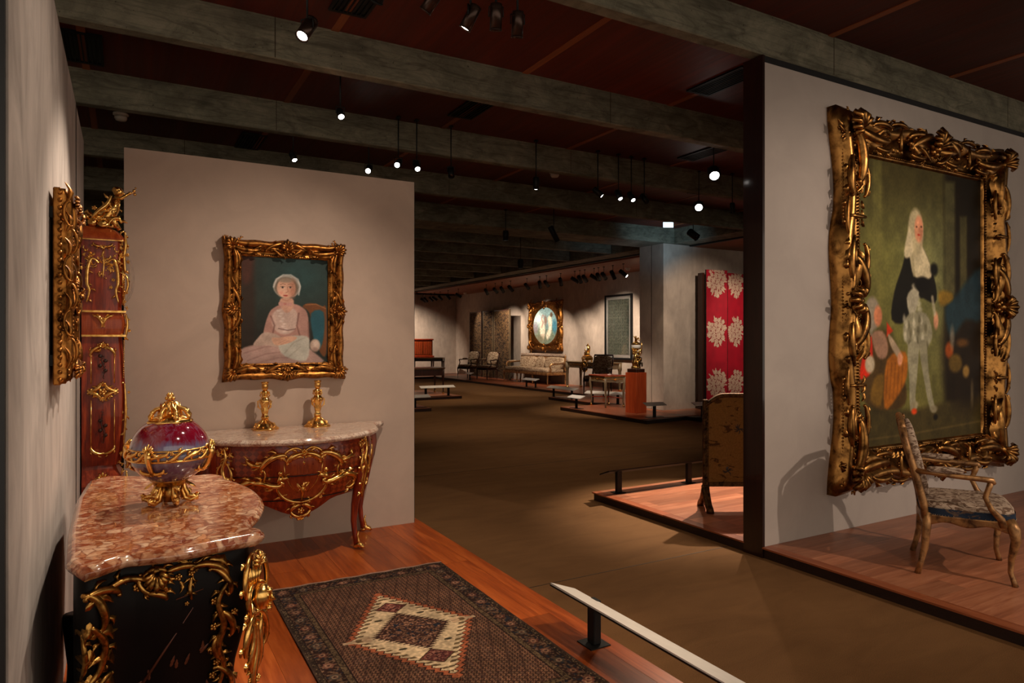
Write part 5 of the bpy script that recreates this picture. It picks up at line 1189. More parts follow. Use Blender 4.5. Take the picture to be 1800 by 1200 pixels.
# medallion
mx, my = .56, .93; hw, hh = .315, .545
u, v = (X - mx), (Y - my)
q = np.abs(u) / hw + np.abs(v) / hh
saw = .16 * (np.abs(((np.abs(v) / hh * 13) % 1) - .5) - .25)
setc(q + saw < 1.115, (38, 22, 20)); setc(q + saw < 1.09, (150, 84, 56)); setc(q + saw < 1.01, (32, 20, 18)); core = q + saw < .985; setc(core, (196, 172, 138))
tip = (np.abs(v) < .012 + .05 * np.clip(1.12 - np.abs(u) / hw, 0, 1)) & (np.abs(u) < hw * 1.15) & (np.abs(u) > hw * .7); setc(tip, (176, 148, 118))
tick = (q > .86) & (q < .96) & ((np.abs(v) / hh * 13) % 1 < .4); setc(tick & core, (98, 80, 56))
q2 = np.abs(u) / .21 + np.abs(v) / .25; sp_ = .34 * (np.abs((np.abs(v) * 46) % 1 - .5) - .25)
setc(q2 + sp_ < 1.0, (62, 40, 34)); kc = cells(.009, 21); setc((q2 < .88) & (kc < .3), (112, 80, 62)); setc((q2 < .88) & (kc > .85), (150, 110, 88)); setc((q2 < .8) & (cells(.013, 22) < .14), (36, 38, 48))
for s_ in (1, -1):
    q3 = np.abs(u) / .085 + np.abs(v - s_ * .335) / .075; setc(q3 < 1.12, (70, 54, 36)); setc(q3 < 1.0, (96, 50, 46)); setc((q3 < .9) & (kc < .35), (150, 100, 84)); setc((q3 < .9) & (kc > .8), (60, 32, 32))
    for t_ in (1, -1): 
        q4 = (u - t_ * .12) ** 2 / .022 ** 2 + (v - s_ * .19) ** 2 / .012 ** 2; setc(q4 < 1, (66, 58, 44)); q5 = (u - t_ * .05) ** 2 / .016 ** 2 + (v - s_ * .42) ** 2 / .009 ** 2; setc(q5 < 1, (90, 74, 54))
P.noise(.16, 90, seed=2); P.noise(.12, 14, seed=4)
rg = P.mesh('rug', 'knotted_wool', rw, rl, None, axis='XY', loc=(1.303, 3.346, P0 + .009), thick=.008, zfn=lambda X_, Y_: .002 * np.sin(X_ * 9 + Y_ * 4) * np.cos(Y_ * 7))
tag(rg, 'dark oriental rug with cream diamond medallion on the timber platform', 'rug'); rg.rotation_euler = (0, 0, R(-.3))
mb = MB()
for side_ in (.94, -.945):
    mb.tube([(-.56 + 1.12 * i / 40, side_ + .005 * math.sin(i * .9) , .001) for i in range(41)], .007, 5, flat=.6)
mb.build('fringe', 'rug_fringe', rg)['kind'] = 'stuff'

# ------------------------------------------------------------------ label rails and label stands
r = thing('label_rail', 'long white tilted label rail on black posts along the left platform edge', 'label stand', (2.03, 1.9, P0))
MB().add([(-.14, -1.0, .275), (.02, -1.0, .218), (.02, 1.05, .218), (-.13, 1.05, .275), (-.13, -1.0, .265), (.02, -1.0, .208), (.02, 1.05, .208), (-.13, 1.05, .265)], [(0, 1, 2, 3), (7, 6, 5, 4), (0, 4, 5, 1), (1, 5, 6, 2), (2, 6, 7, 3), (3, 7, 4, 0)], False).build('label_plate', 'plate_white', r)
MB().add([(-.133, -1.0, .266), (.023, -1.0, .208), (.023, 1.053, .208), (-.133, 1.053, .266), (-.133, -1.0, .258), (.023, -1.0, .200), (.023, 1.053, .200), (-.133, 1.053, .258)], [(0, 1, 2, 3), (7, 6, 5, 4), (0, 4, 5, 1), (1, 5, 6, 2), (2, 6, 7, 3), (3, 7, 4, 0)], False).build('carrier', 'black_metal', r)
for y in (.87, -.8): box('post', 'black_metal', (-.01, .035, y - .03, y + .03, .006, .222), r, ch=.004); box('foot_plate', 'black_metal', (-.05, .07, y - .06, y + .06, 0, .006), r)
r = thing('label_rail', 'black tilted label rail seen from behind on the platform by the fire screen', 'label stand', (4.72, 5.40, P0))
MB().add([(-.62, -.08, .245), (1.1, -.08, .245), (1.1, .07, .19), (-.62, .07, .19), (-.62, -.08, .232), (1.1, -.08, .232), (1.1, .07, .177), (-.62, .07, .177)], [(0, 1, 2, 3), (7, 6, 5, 4), (0, 4, 5, 1), (1, 5, 6, 2), (2, 6, 7, 3), (3, 7, 4, 0)], False).build('label_plate', 'black_metal', r)
for x in (-.45, .49): box('post', 'black_metal', (x - .03, x + .03, -.035, .005, .006, .225), r, ch=.004); box('foot_plate', 'black_metal', (x - .06, x + .06, -.06, .04, 0, .006), r)
def label_stand(x, y, z, wd, rz, lab, n=1, w2=.17):
    r = thing('label_stand', lab, 'label stand', (x, y, z), rz, 'white label stands on the far platforms')
    h = .24
    MB().add([(-wd / 2, -.07, h), (wd / 2, -.07, h), (wd / 2, .07, h + .05), (-wd / 2, .07, h + .05), (-wd / 2, -.07, h - .012), (wd / 2, -.07, h - .012), (wd / 2, .07, h + .038), (-wd / 2, .07, h + .038)], [(0, 1, 2, 3), (7, 6, 5, 4), (0, 4, 5, 1), (1, 5, 6, 2), (2, 6, 7, 3), (3, 7, 4, 0)], False).build('label_plate', 'plate_white', r)
    for q in ((0,) if n == 1 else (-1, 1)): box('post', 'black_metal', (q * wd * .33 - .03, q * wd * .33 + .03, .0, .03, 0.006, h + .012), r)
    box('foot_plate', 'black_metal', (-wd * .4, wd * .4, -.04, .07, 0, .006), r)
A = -PI / 2
label_stand(11.30, 23.2, P0, .5, A, 'small white label stand before the pair of distant armchairs')
label_stand(7.30, 16.95, P0, 1.0, 0, 'white label stand in front of the dark side table', 2)
label_stand(5.62, 14.30, P0, .7, 0, 'white label stand cut off by the partition edge', 1)
label_stand(11.28, 18.7, P0, .85, A, 'white label stand in front of the sofa', 2)
label_stand(9.95, 14.9, P0, 1.3, A, 'long white label stand in front of the console table', 2)
label_stand(9.93, 13.05, P0, 1.0, A + .5, 'long white label stand behind the legs of the small table', 2)
label_stand(8.68, 12.45, P0, .5, A, 'small white label stand at the step of the platform edge')
label_stand(9.05, 10.28, P0, .46, -.15, 'white label stand beside the tall wooden pedestal')
label_stand(9.92, 9.86, P0, .46, -.15, 'white label stand partly hidden by the fire screen')

# ------------------------------------------------------------------ seat furniture
def superell(name, mat, parent, c, s, e=.35, e2=.35, nu=28, nv=14, mat4=None, taper=0.0, label=None):
    def sg(v, p): return math.copysign(abs(v) ** p, v)
    def f(a, b):
        u = 2 * PI * a; v = PI * (b - .5); x = sg(math.cos(v), e) * sg(math.cos(u), e2); y = sg(math.cos(v), e) * sg(math.sin(u), e2); z = sg(math.sin(v), e)
        p = Vector((c[0] + s[0] * x * (1 - taper * y), c[1] + s[1] * y, c[2] + s[2] * z)); return mat4 @ p if mat4 else p
    return MB().grid(f, nu, nv, closeu=True).build(name, mat, parent, label=label)
def armchair(name, lab, x, y, z, rz, group=None, rococo=True, frame_mat='giltwood', cloth='tapestry', k=1.0, hb=1.0, band='navy_cloth'):
    r = thing(name, lab, 'armchair', (x, y, z), rz, group)
    W, D = .28, .23
    for sx in (-1, 1):
        if rococo:
            lg = MB().tube([(sx * .262, -D + .01, .40), (sx * .285, -D - .012, .35), (sx * .290, -D - .02, .28), (sx * .272, -D + .0, .17), (sx * .268, -D + .004, .08), (sx * .282, -D - .010, .03), (sx * .290, -D - .018, 0.0)], [.030, .034, .028, .019, .015, .016, .018], 8).build('leg', frame_mat, r)
            MB().tube([(sx * .245, D - .02, .40), (sx * .255, D - .01, .30), (sx * .258, D + .0, .17), (sx * .262, D + .02, .08), (sx * .272, D + .04, 0.0)], [.030, .027, .022, .018, .019], 8).build('leg', frame_mat, r)
            mb = MB(); Sl = lambda u, v, h=0: Vector((sx * (.285 + h * .7), -D - .02 - h * .7, v)) + Vector((u * .7, sx * u * .7, 0)); flower(mb, Sl, (0, .35), .022); leaf(mb, Sl, (0, .33), (0, .25), .016); mb.build('knee_carving', frame_mat, lg)
        else:
            for yy in (-D, D): MB().tube([(sx * .26, yy, .38), (sx * .26, yy, .33), (sx * .262, yy, .30), (sx * .265, yy, .02), (sx * .265, yy, 0)], [.024, .026, .020, .011, .013], 8).build('leg', frame_mat, r)
        # stile of the back
        MB().tube([(sx * .245, D - .01, .36), (sx * .245, D + .005, .45), (sx * .252, D + .045, .62), (sx * .262, D + .095, .80), (sx * .245, D + .125, hb - .06)], [.028, .025, .022, .021, .020], 8).build('back_stile', frame_mat, r)
        # arm
        ya, yf = D + .05, -D + .13
        a = MB(); a.tube([(sx * .258, ya, .665), (sx * .285, ya - .1, .662), (sx * .305, ya - .22, .655), (sx * .312, yf + .01, .650), (sx * .31, yf - .025, .645), (sx * .305, yf - .035, .625)], [.018, .016, .016, .018, .021, .016], 8)
        a.tube([(sx * .308, yf - .022, .64), (sx * .31, yf - .01, .60), (sx * .318, yf + .01, .54), (sx * .312, yf - .02, .47), (sx * .290, yf - .075, .405), (sx * .282, yf - .09, .36)], [.018, .017, .016, .017, .022, .024], 8)
        a.build('arm', frame_mat, r)
        superell('arm_pad', cloth, r, (sx * .295, ya - .16, .688), (.026, .105, .020), .6, .6, 16, 8)
    # seat rails
    def rail(p, q, sag, nm='seat_rail', th=.035):
        mb = MB(); vs = []; n = 14
        for i in range(n + 1):
            t = i / n; X_ = p[0] + (q[0] - p[0]) * t; Y_ = p[1] + (q[1] - p[1]) * t; zb = .325 + (sag * math.sin(PI * t) if rococo else .0) - .012 * math.cos(4 * PI * t) * (1 if rococo else 0); bo = .018 * math.sin(PI * t) if rococo else 0
            nx, ny = (q[1] - p[1]), -(q[0] - p[0]); l = math.hypot(nx, ny); nx /= l; ny /= l
            for (o, zz) in ((bo - .012, zb), (bo + .010, zb + .003), (bo + .014, zb + .012), (bo + .008, .382), (bo + .012, .392), (bo - .012, .395)): vs.append((X_ + nx * o, Y_ + ny * o, zz))
        fs = [(i * 6 + k_, i * 6 + (k_ + 1) % 6, (i + 1) * 6 + (k_ + 1) % 6, (i + 1) * 6 + k_) for i in range(n) for k_ in range(6)]
        mb.add(vs, fs); mb.build(nm, frame_mat, r)
    rail((-.27, -D - .005), (.27, -D - .005), .016); rail((.27, -D), (.25, D), .014); rail((-.25, D), (-.27, -D), .014); rail((.24, D), (-.24, D), .01)
    seat = superell('seat', cloth, r, (0, -.01, .435), (.285, .255, .045), .45, .4, 32, 12, taper=.03)
    if band:
        vs = []; mb = MB(); n = 40
        for i in range(n):
            a = 2 * PI * i / n; cx_ = math.copysign(abs(math.cos(a)) ** .4, math.cos(a)) * .292; cy_ = math.copysign(abs(math.sin(a)) ** .4, math.sin(a)) * .262 - .01
            vs.append((cx_, cy_, .392))
        for i in range(n): vs.append((vs[i][0] * .995, vs[i][1] * .995, .437))
        mb.add(vs, [(i, (i + 1) % n, n + (i + 1) % n, n + i) for i in range(n)]); mb.build('seat_band', band, seat)
        mb = MB()
        for i in range(110):
            a = 2 * PI * i / 110; mb.ball((math.copysign(abs(math.cos(a)) ** .4, math.cos(a)) * .294, math.copysign(abs(math.sin(a)) ** .4, math.sin(a)) * .264 - .01, .396), .0032, 5, 3)
        mb.build('nail_trim', 'nail', seat)['kind'] = 'stuff'
    # back: tilted panel
    tl = math.atan2(.12, .53); Mb = Matrix.Translation((0, D + .055, .70)) @ Matrix.Rotation(-tl, 4, 'X')
    superell('back_cushion', cloth, r, (0, -.022, .02), (.252, .030, .25 * (hb - .45) / .55), .5, .35, 28, 12, Mb)
    superell('back_cover', band or cloth, r, (0, .006, .02), (.25, .016, .248 * (hb - .45) / .55), .5, .35, 20, 8, Mb)
    top = [(-.245, D + .12, hb - .08), (-.225, D + .128, hb - .045), (-.16, D + .13, hb - .03), (-.07, D + .134, hb - .012), (0, D + .138, hb), (.07, D + .134, hb - .012), (.16, D + .13, hb - .03), (.225, D + .128, hb - .045), (.245, D + .12, hb - .08)] if rococo else [(-.255, D + .12, hb - .06), (-.25, D + .13, hb - .01), (0, D + .13, hb - .01), (.25, D + .13, hb - .01), (.255, D + .12, hb - .06)]
    tr_ = MB().tube(top, .021, 8).build('top_rail', frame_mat, r)
    if rococo:
        mb = MB(); St = lambda u, v, h=0: Vector((u, D + .118 - h, hb - .01 + v)); flower(mb, St, (0, .0), .022)
        for q in (1, -1): leaf(mb, St, (q * .02, 0), (q * .08, -.01), .015); scroll(mb, St, (q * .2, -.035), (q * .235, -.09), .008, 'C', -q, 1.0)
        mb.build('crest_carving', frame_mat, tr_)
    MB().tube([(-.245, D + .015, .485), (0, D + .018, .475), (.245, D + .015, .485)], .017, 8).build('lower_rail', frame_mat, r)
    if k != 1: r.scale = (k, k, k)
    return r
armchair('armchair', 'giltwood armchair with patterned tapestry seat and navy band below the large portrait', 4.87, 2.49, P0, R(33))
armchair('armchair', 'carved armchair behind the small table, facing the passage', 11.4, 15.3, P0, R(-62), None, False, 'dark_wood', 'tapestry_far', 1.12, .98, None)
for k, (x, y) in enumerate(((11.9, 24.6), (12.15, 23.4))):
    armchair('armchair', ('first distant tapestry armchair, beside the desk', 'second distant tapestry armchair, nearer the folding screen')[k], x, y, P0, R(-75), 'pair of distant armchairs', False, 'dark_wood', 'tapestry_far', 1.12, .92, None)

# ---- sofa
r = thing('sofa', 'long tapestry covered sofa with open arms against the far wall', 'sofa', (12.66, 20.8, P0), -PI / 2)
SW, SD = 1.5, .36
for sx in (-1, -.36, .36, 1):
    for yy in (-SD, SD): MB().tube([(sx * SW, yy, .36), (sx * SW, yy, .30), (sx * SW, yy, .02), (sx * SW, yy, 0)], [.035, .03, .018, .02], 8).build('leg', 'giltwood', r)
box('seat_rail', 'giltwood', (-SW - .04, SW + .04, -SD - .04, SD + .04, .32, .40), r, ch=.01)
superell('seat', 'tapestry_far', r, (0, -.02, .46), (SW, SD, .09), .3, .15, 40, 12)
Mb = Matrix.Translation((0, SD - .02, .74)) @ Matrix.Rotation(R(-10), 4, 'X')
box('back_frame', 'giltwood', (-SW, SW, SD + .0, SD + .05, .45, .98), r, ch=.015)
for k, (a, b) in enumerate(((-SW + .05, -.32), (.32, SW - .05))): superell('back_cushion', 'tapestry_far', r, ((a + b) / 2, 0, -.02), ((b - a) / 2, .05, .20), .35, .2, 24, 8, Mb)
superell('centre_cushion', 'tapestry_far', r, (0, -.02, -.04), (.28, .07, .22), .5, .5, 20, 10, Mb)
box('crest_panel', 'tapestry', (-SW + .02, SW - .02, SD - .02, SD + .06, .93, 1.03), r, ch=.02)
for sx in (-1, 1):
    MB().tube([(sx * SW, SD, .72), (sx * (SW + .03), 0, .70), (sx * (SW + .02), -SD * .6, .69), (sx * SW, -SD * .75, .62), (sx * SW, -SD * .6, .5), (sx * SW, -SD * .75, .4)], [.03, .028, .035, .03, .026, .03], 8).build('arm', 'giltwood', r)
    superell('arm_pad', 'tapestry_far', r, (sx * (SW + .02), .0, .735), (.04, .2, .025), .6, .6, 14, 6)

# ---- tables
def table(name, lab, x, y, z, w_, d_, h_, rz, top_mat, leg_mat, apron=.12, leg_r=.022, cat='table', stretch=False, cabr=False):
    r = thing(name, lab, cat, (x, y, z), rz)
    box('top', top_mat, (-w_ / 2, w_ / 2, -d_ / 2, d_ / 2, h_ - .025, h_), r, ch=.008)
    box('apron', leg_mat, (-w_ / 2 + .03, w_ / 2 - .03, -d_ / 2 + .03, d_ / 2 - .03, h_ - .025 - apron, h_ - .025), r)
    box('edge_moulding', 'ormolu_dark', (-w_ / 2 + .005, w_ / 2 - .005, -d_ / 2 + .005, d_ / 2 - .005, h_ - .035, h_ - .024), r)
    for sx in (-1, 1):
        for sy in (-1, 1):
            px, py = sx * (w_ / 2 - .05), sy * (d_ / 2 - .05)
            if cabr: pts = [(px, py, h_ - .03), (px + sx * .015, py + sy * .015, h_ - .18), (px, py, h_ * .5), (px - sx * .01, py - sy * .01, .12), (px + sx * .012, py + sy * .012, 0)]; rad = [leg_r * 1.3, leg_r * 1.4, leg_r, leg_r * .6, leg_r * .8]
            else: pts = [(px, py, h_ - .03), (px, py, h_ - .05 - apron), (px, py, h_ - .08 - apron), (px, py, .03), (px, py, 0)]; rad = [leg_r * 1.3, leg_r * 1.3, leg_r, leg_r * .55, leg_r * .7]
            l = MB().tube(pts, rad, 8).build('leg', leg_mat, r)
            MB().tube([(px, py, .05), (px, py, .0)], leg_r * .9, 8).build('sabot', 'ormolu', l)
    return r
def apron_mount(r, w_, d_, z, mat, seed, rad=.04, faces=('f', 's')):
    mb = MB(); Sa = lambda u, v, h=0: Vector((u, -d_ / 2 + .03 - h, z + v)); Sb_ = lambda u, v, h=0: Vector((-w_ / 2 + .03 - h, u, z + v))
    vine(mb, Sa, [(-w_ * .4, 0), (-w_ * .2, rad * .3), (0, 0), (w_ * .2, rad * .3), (w_ * .4, 0)], rad * .25, seed, 1.0); flower(mb, Sa, (0, 0), rad)
    vine(mb, Sb_, [(-d_ * .4, 0), (0, rad * .3), (d_ * .4, 0)], rad * .25, seed + 1, 1.0); flower(mb, Sb_, (0, 0), rad * .8); mb.build('apron_mount', mat, r)
t1 = table('writing_table', 'dark mahogany table with tapering legs behind the two white labels by the partition', 7.05, 18.0, P0, 1.6, .7, .74, 0, 'dark_wood', 'dark_wood', .2, .03)
t2 = table('side_table', 'dark desk with slender legs between the red cabinet and the distant armchairs', 10.75, 25.9, P0, 1.3, .7, .80, R(-30), 'dark_wood', 'dark_wood', .12, .03)
t3 = table('console_table', 'grey-gold console table with round medallion and tapering legs under the framed textile', 12.55, 17.1, P0, 2.1, .62, .84, -PI / 2, 'grey_wood', 'grey_wood', .17, .05)
apron_mount(t3, 2.1, .62, .73, 'ormolu_dark', 4, .06)
mb = MB(); Sm = lambda u, v, h=0: Vector((u, -.31 - h, .70 + v)); 
mb.lathe([(.12, 0), (.15, .02), (.17, .0)], 28, mat=Matrix.Translation((0, -.30, .70)) @ Matrix.Rotation(R(90), 4, 'X')); cluster(mb, Sm, (0, 0), .11, 18, 4)
for k in range(12): a = k * PI / 6; leaf(mb, Sm, (.15 * math.cos(a), .15 * math.sin(a)), (.19 * math.cos(a + .2), .19 * math.sin(a + .2)), .03)
mb.build('medallion', 'ormolu_dark', t3)
t4 = table('work_table', 'small marquetry table with four slender gilt footed legs before the wooden pedestal', 9.62, 12.55, P0, .56, .78, .72, R(-8), 'veneer', 'grey_wood', .13, .024, cabr=True)
apron_mount(t4, .56, .78, .63, 'ormolu', 7, .035)
for sx in (-1, 1): MB().tube([(sx * .22, -.33, .2), (0, 0, .22), (-sx * .22, .33, .2)], .014, 6).build('stretcher', 'veneer', t4)
superell('clasp', 'bust_marble', t4, (0, -.1, .728), (.05, .04, .01), 1, 1, 10, 6)
# ---- red cabinet on a stand
r = thing('secretaire_cabinet', 'small red-orange marquetry cabinet on legs in the far corner', 'cabinet', (11.05, 27.3, P0), R(-14))
box('body', 'veneer_light', (-.42, .42, -.22, .22, .84, 1.50), r, ch=.01); box('cornice', 'veneer', (-.46, .46, -.26, .26, 1.50, 1.56), r, ch=.015)
for sx in (-1, 1):
    d = box('door', 'veneer_light', (sx * .2 - .19, sx * .2 + .19, -.232, -.22, .90, 1.44), r)
    for q in (0, 1, 2): box('marquetry_field', 'marquetry', (sx * .2 - .16, sx * .2 + .16, -.236, -.232, .92 + q * .17, 1.07 + q * .17), d)
    for i in range(5): MB().box(sx * .2 - .18 + i * .088, sx * .2 - .174 + i * .088, -.240, -.236, .9, 1.44).build('gilt_line', 'ormolu', d)
box('table_frame', 'veneer', (-.48, .48, -.28, .28, .68, .84), r, ch=.01); 
for sx in (-1, 1):
    for yy in (-.24, .24): MB().tube([(sx * .44, yy, .7), (sx * .45, yy, .55), (sx * .43, yy, .2), (sx * .45, yy, 0)], [.04, .035, .02, .026], 8).build('leg', 'dark_wood', r)
# ---- bust on the dark table
r = thing('marble_bust', 'small white marble bust on the dark table, cut by the partition edge', 'sculpture', (6.72, 17.95, P0 + .74), R(20))
MB().lathe([(.10, 0), (.10, .02), (.06, .04), (.05, .08)], 16).build('socle', 'bust_marble', r)
mb = MB(); mb.tube([(0, 0, .07), (0, 0, .12), (0, 0, .18), (0, 0, .22), (0, -.01, .27)], [.05, .12, .13, .06, .045], 14, flat=.75); mb.ball((0, -.01, .34), .07, 14, 10, (.85, .95, 1.15)); mb.tube([(0, -.07, .355), (0, -.092, .335), (0, -.075, .325)], [.008, .014, .01], 6); mb.ball((0, .03, .37), .065, 12, 8); mb.build('figure', 'bust_marble', r)
# ---- mantel clock on the console
r = thing('mantel_clock', 'gilt mantel clock with white dial and reclining figure on the console table', 'clock', (12.45, 17.25, P0 + .84), -PI / 2 - .35)
box('base', 'ormolu_dark', (-.26, .26, -.11, .11, .05, .15), r, ch=.01); box('base_step', 'ormolu', (-.23, .23, -.09, .09, .15, .19), r, ch=.01)
for sx in (-1, 1):
    for sy in (-1, 1): MB().lathe([(.02, 0), (.028, .02), (.02, .05)], 10, (sx * .22, sy * .08, 0)).build('foot', 'ormolu', r)
mb = MB(); mb.lathe([(.10, -.05), (.115, -.04), (.115, .04), (.10, .05)], 28, mat=Matrix.Translation((.08, 0, .40)) @ Matrix.Rotation(R(90), 4, 'X')); mb.tube([(.08, 0, .18), (.08, 0, .25), (.08, 0, .31)], [.09, .06, .07], 12); mb.ball((.08, 0, .53), .025, 8, 6); mb.tube([(.08, 0, .50), (.1, 0, .58)], [.02, .004], 6); mb.build('drum', 'ormolu', r)
MB().lathe([(.09, 0), (.088, .006), (.0, .008)], 28, mat=Matrix.Translation((.08, -.048, .40)) @ Matrix.Rotation(R(90), 4, 'X')).build('dial', 'plate_white', r)
mb = MB(); mb.tube([(.05, -.04, .22), (-.06, -.03, .22), (-.15, -.03, .20), (-.22, -.03, .20)], [.05, .05, .03, .02], 10); mb.tube([(.02, -.04, .22), (-.0, -.04, .29), (-.01, -.04, .32)], [.05, .05, .02], 10); mb.ball((-.015, -.05, .36), .032, 10, 8); mb.tube([(-.02, -.05, .31), (-.08, -.06, .28), (-.1, -.06, .23)], [.018, .014, .012], 6); mb.build('figure', 'ormolu', r)
mb = MB(); Sg = lambda u, v, h=0: Vector((u, -.11 - h, v)); vine(mb, Sg, [(-.22, .10), (0, .11), (.22, .10)], .014, 3); mb.build('relief', 'ormolu', r)
# ---- pedestal and clock sculpture
r = thing('pedestal', 'tall plain reddish wooden pedestal carrying the gilt sculptural clock', 'pedestal', (9.30, 11.15, P0), R(8))
box('shaft', 'pedestal_wood', (-.155, .155, -.155, .155, 0, .84), r, ch=.004); box('plinth_block', 'dark_wood', (-.13, .13, -.13, .13, .84, .915), r, ch=.006)
r = thing('sculptural_clock', 'gilt figure group holding up a white ring dial on the wooden pedestal', 'clock', (9.30, 11.15, P0 + .92), R(-10)); r.scale = (.85, .85, 1)
MB().lathe([(.115, 0), (.12, .03), (.11, .05)], 20).build('base', 'ormolu', r)
mb = MB()
mb.tube([(-.06, -.03, .05), (-.07, -.04, .12), (-.05, -.05, .19), (-.04, -.04, .26), (-.03, -.03, .32)], [.05, .06, .055, .05, .025], 12); mb.ball((-.03, -.05, .365), .034, 12, 8)
mb.tube([(-.05, -.06, .29), (-.12, -.06, .33), (-.10, -.03, .42)], [.022, .018, .014], 8); mb.tube([(-.02, -.05, .28), (.04, -.08, .25), (.07, -.08, .30)], [.022, .018, .013], 8); mb.tube([(-.05, -.06, .14), (-.03, -.13, .13), (-.03, -.13, .04)], [.038, .028, .02], 8); mb.build('left_figure', 'ormolu', r)
mb = MB(); mb.tube([(.07, .0, .05), (.08, .0, .14), (.06, .0, .22), (.06, .0, .28)], [.05, .055, .05, .022], 12); mb.ball((.06, -.02, .315), .032, 12, 8); mb.tube([(.07, -.04, .24), (.13, -.04, .22), (.12, -.05, .15)], [.02, .016, .013], 8); mb.tube([(.07, -.04, .12), (.10, -.12, .11), (.10, -.12, .04)], [.034, .026, .018], 8); mb.build('right_figure', 'patina', r)
mb = MB(); Sh = lambda u, v, h=0: Vector((u, -.05 - h, v)); cluster(mb, Sh, (0, .36), .11, 22, 3); cluster(mb, Sh, (0, .20), .10, 14, 4); vine(mb, Sh, [(-.12, .38), (-.05, .34), (.05, .35), (.12, .42)], .02, 5); mb.lathe([(.03, .36), (.08, .40), (.115, .425)], 20, (0, 0, 0)); mb.build('drapery_swag', 'ormolu', r)
MB().lathe([(.108, .425), (.115, .43), (.115, .49), (.108, .495)], 30).build('ring_dial', 'plate_white', r)
mb = MB(); mb.lathe([(.10, .495), (.12, .50), (.10, .53), (.04, .56), (.02, .60)], 20); cluster(mb, lambda u, v, h=0: Vector((u, -.03 - h, v)), (0, .57), .08, 16, 8); mb.tube([(0, 0, .56), (-.03, -.03, .64), (-.08, -.03, .67)], [.03, .022, .01], 8); mb.tube([(0, 0, .58), (.03, 0, .63)], [.02, .02], 8); mb.ball((-.01, -.01, .66), .022, 8, 6); mb.tube([(.14, -.02, .30), (.15, -.02, .45), (.145, -.02, .55)], [.01, .012, .008], 6); mb.build('crowning_figure', 'ormolu', r)

# ------------------------------------------------------------------ folding screens and far pictures
r = thing('lacquer_screen', 'tall dark three-fold lacquer screen standing against the far wall', 'folding screen', (12.7, 24.0, P0))
ys = [26.2, 24.85, 24.74, 24.1, 24.0, 22.5]; xs = [12.80, 12.68, 12.68, 12.80, 12.80, 12.66]
for k in range(3):
    ya, yb, xa, xb = ys[2 * k], ys[2 * k + 1], xs[2 * k], xs[2 * k + 1]
    dx, dy = xb - xa, yb - ya; L = math.hypot(dx, dy); ang = math.atan2(dy, dx)
    m4 = Matrix.Translation((xa - 12.7, ya - 24.0, 0)) @ Matrix.Rotation(ang, 4, 'Z')
    lf = MB().box(0, L, -.02, .02, .0, 2.68, m4).build('screen_leaf', 'lacquer_figured', r)
    for (a, b) in ((0, .03), (L - .03, L)): MB().box(a, b, -.032, .032, 0, 2.69, m4).build('leaf_edge', 'grey_wood' if k else 'dark_wood', lf)
    for zz in (.0, 2.64): MB().box(.03, L - .03, -.026, .026, zz, zz + .04, m4).build('leaf_rail', 'dark_wood', lf)
r = thing('oval_framed_painting', 'square gilt frame with oval light-blue painting above the sofa', 'painting', (13.2, 20.8, 2.1), -PI / 2)
frame('frame', 1.75, 1.32, .22, .12, 'frame_gold', r, lambda t: .10 * math.cos(6 * PI * t), n=24)
def spand(a, b):
    t = a * 2 * PI; ex_, ez = .80 * math.cos(t), .66 * math.sin(t) ; s_ = max(abs(math.cos(t)) / .90, abs(math.sin(t)) / .70); rx, rz_ = math.cos(t) / s_, math.sin(t) / s_
    return (ex_ + (rx - ex_) * b, -.05 - .02 * math.sin(PI * b), ez + (rz_ - ez) * b)
MB().grid(spand, 64, 4, closeu=True).build('spandrel', 'frame_gold', r)
Sf = lambda u, v, h=0: Vector((u, -.08 - h, v)); 
for sx in (-1, 1):
    for sz in (-1, 1):
        mb = MB(); shell(mb, Sf, (sx * .98, sz * .76), .13, math.atan2(sz, sx), 7, 2.4); cluster(mb, Sf, (sx * .92, sz * .70), .2, 16, sx + sz * 3); scroll(mb, Sf, (sx * 1.0, sz * .5), (sx * .6, sz * .82), .03, 'C', sx * sz, 1.0); mb.build('corner_ornament', 'frame_gold', r)
for hor in (0, 1):
    for sg in (-1, 1):
        mb = MB(); c = (0, sg * .79) if hor else (sg * 1.0, 0); cluster(mb, Sf, c, .16, 14, sg + hor); shell(mb, Sf, c, .12, [0 if sg > 0 else PI, PI / 2 * sg][hor], 7, 2.6)
        for q in (1, -1): scroll(mb, Sf, (c[0] + (q * .1 if hor else 0), c[1] + (0 if hor else q * .1)), (c[0] + (q * .45 if hor else 0), c[1] + (0 if hor else q * .38)), .025, 'S', q, .7)
        mb.build('centre_ornament', 'frame_gold', r)
P = Paint(110, 92, None, (126, 158, 160), .82)
P.poly([(0, .55), (.3, .5), (.6, .6), (1, .5), (1, 1), (0, 1)], (110, 122, 104), .2); P.ell((.2, .3), .25, .14, (190, 208, 206), .15, .8); P.ell((.12, .55), .10, .12, (130, 116, 128), .08, .7)
P.poly([(.30, .62), (.34, .30), (.44, .34), (.50, .60), (.46, .86), (.36, .80)], (214, 198, 176), .05); P.poly([(.60, .30), (.72, .26), (.76, .50), (.70, .74), (.58, .86), (.54, .72), (.64, .56)], (226, 214, 190), .05)
P.line([(.37, .54), (.42, .42), (.36, .30), (.40, .22), (.46, .25)], .03, (150, 116, 110), .03, .9); P.ell((.74, .22), .05, .05, (92, 76, 60), .03); P.ell((.86, .52), .08, .14, (58, 118, 142), .06, .9); P.ell((.52, .36), .05, .09, (150, 108, 92), .05, .8); P.ell((.3, .84), .2, .08, (104, 98, 78), .08, .8)
P.noise(.14, 40, seed=2); o = P.mesh('canvas', 'oil_paint', 1.72, 1.38, r, loc=(0, -.045, 0))
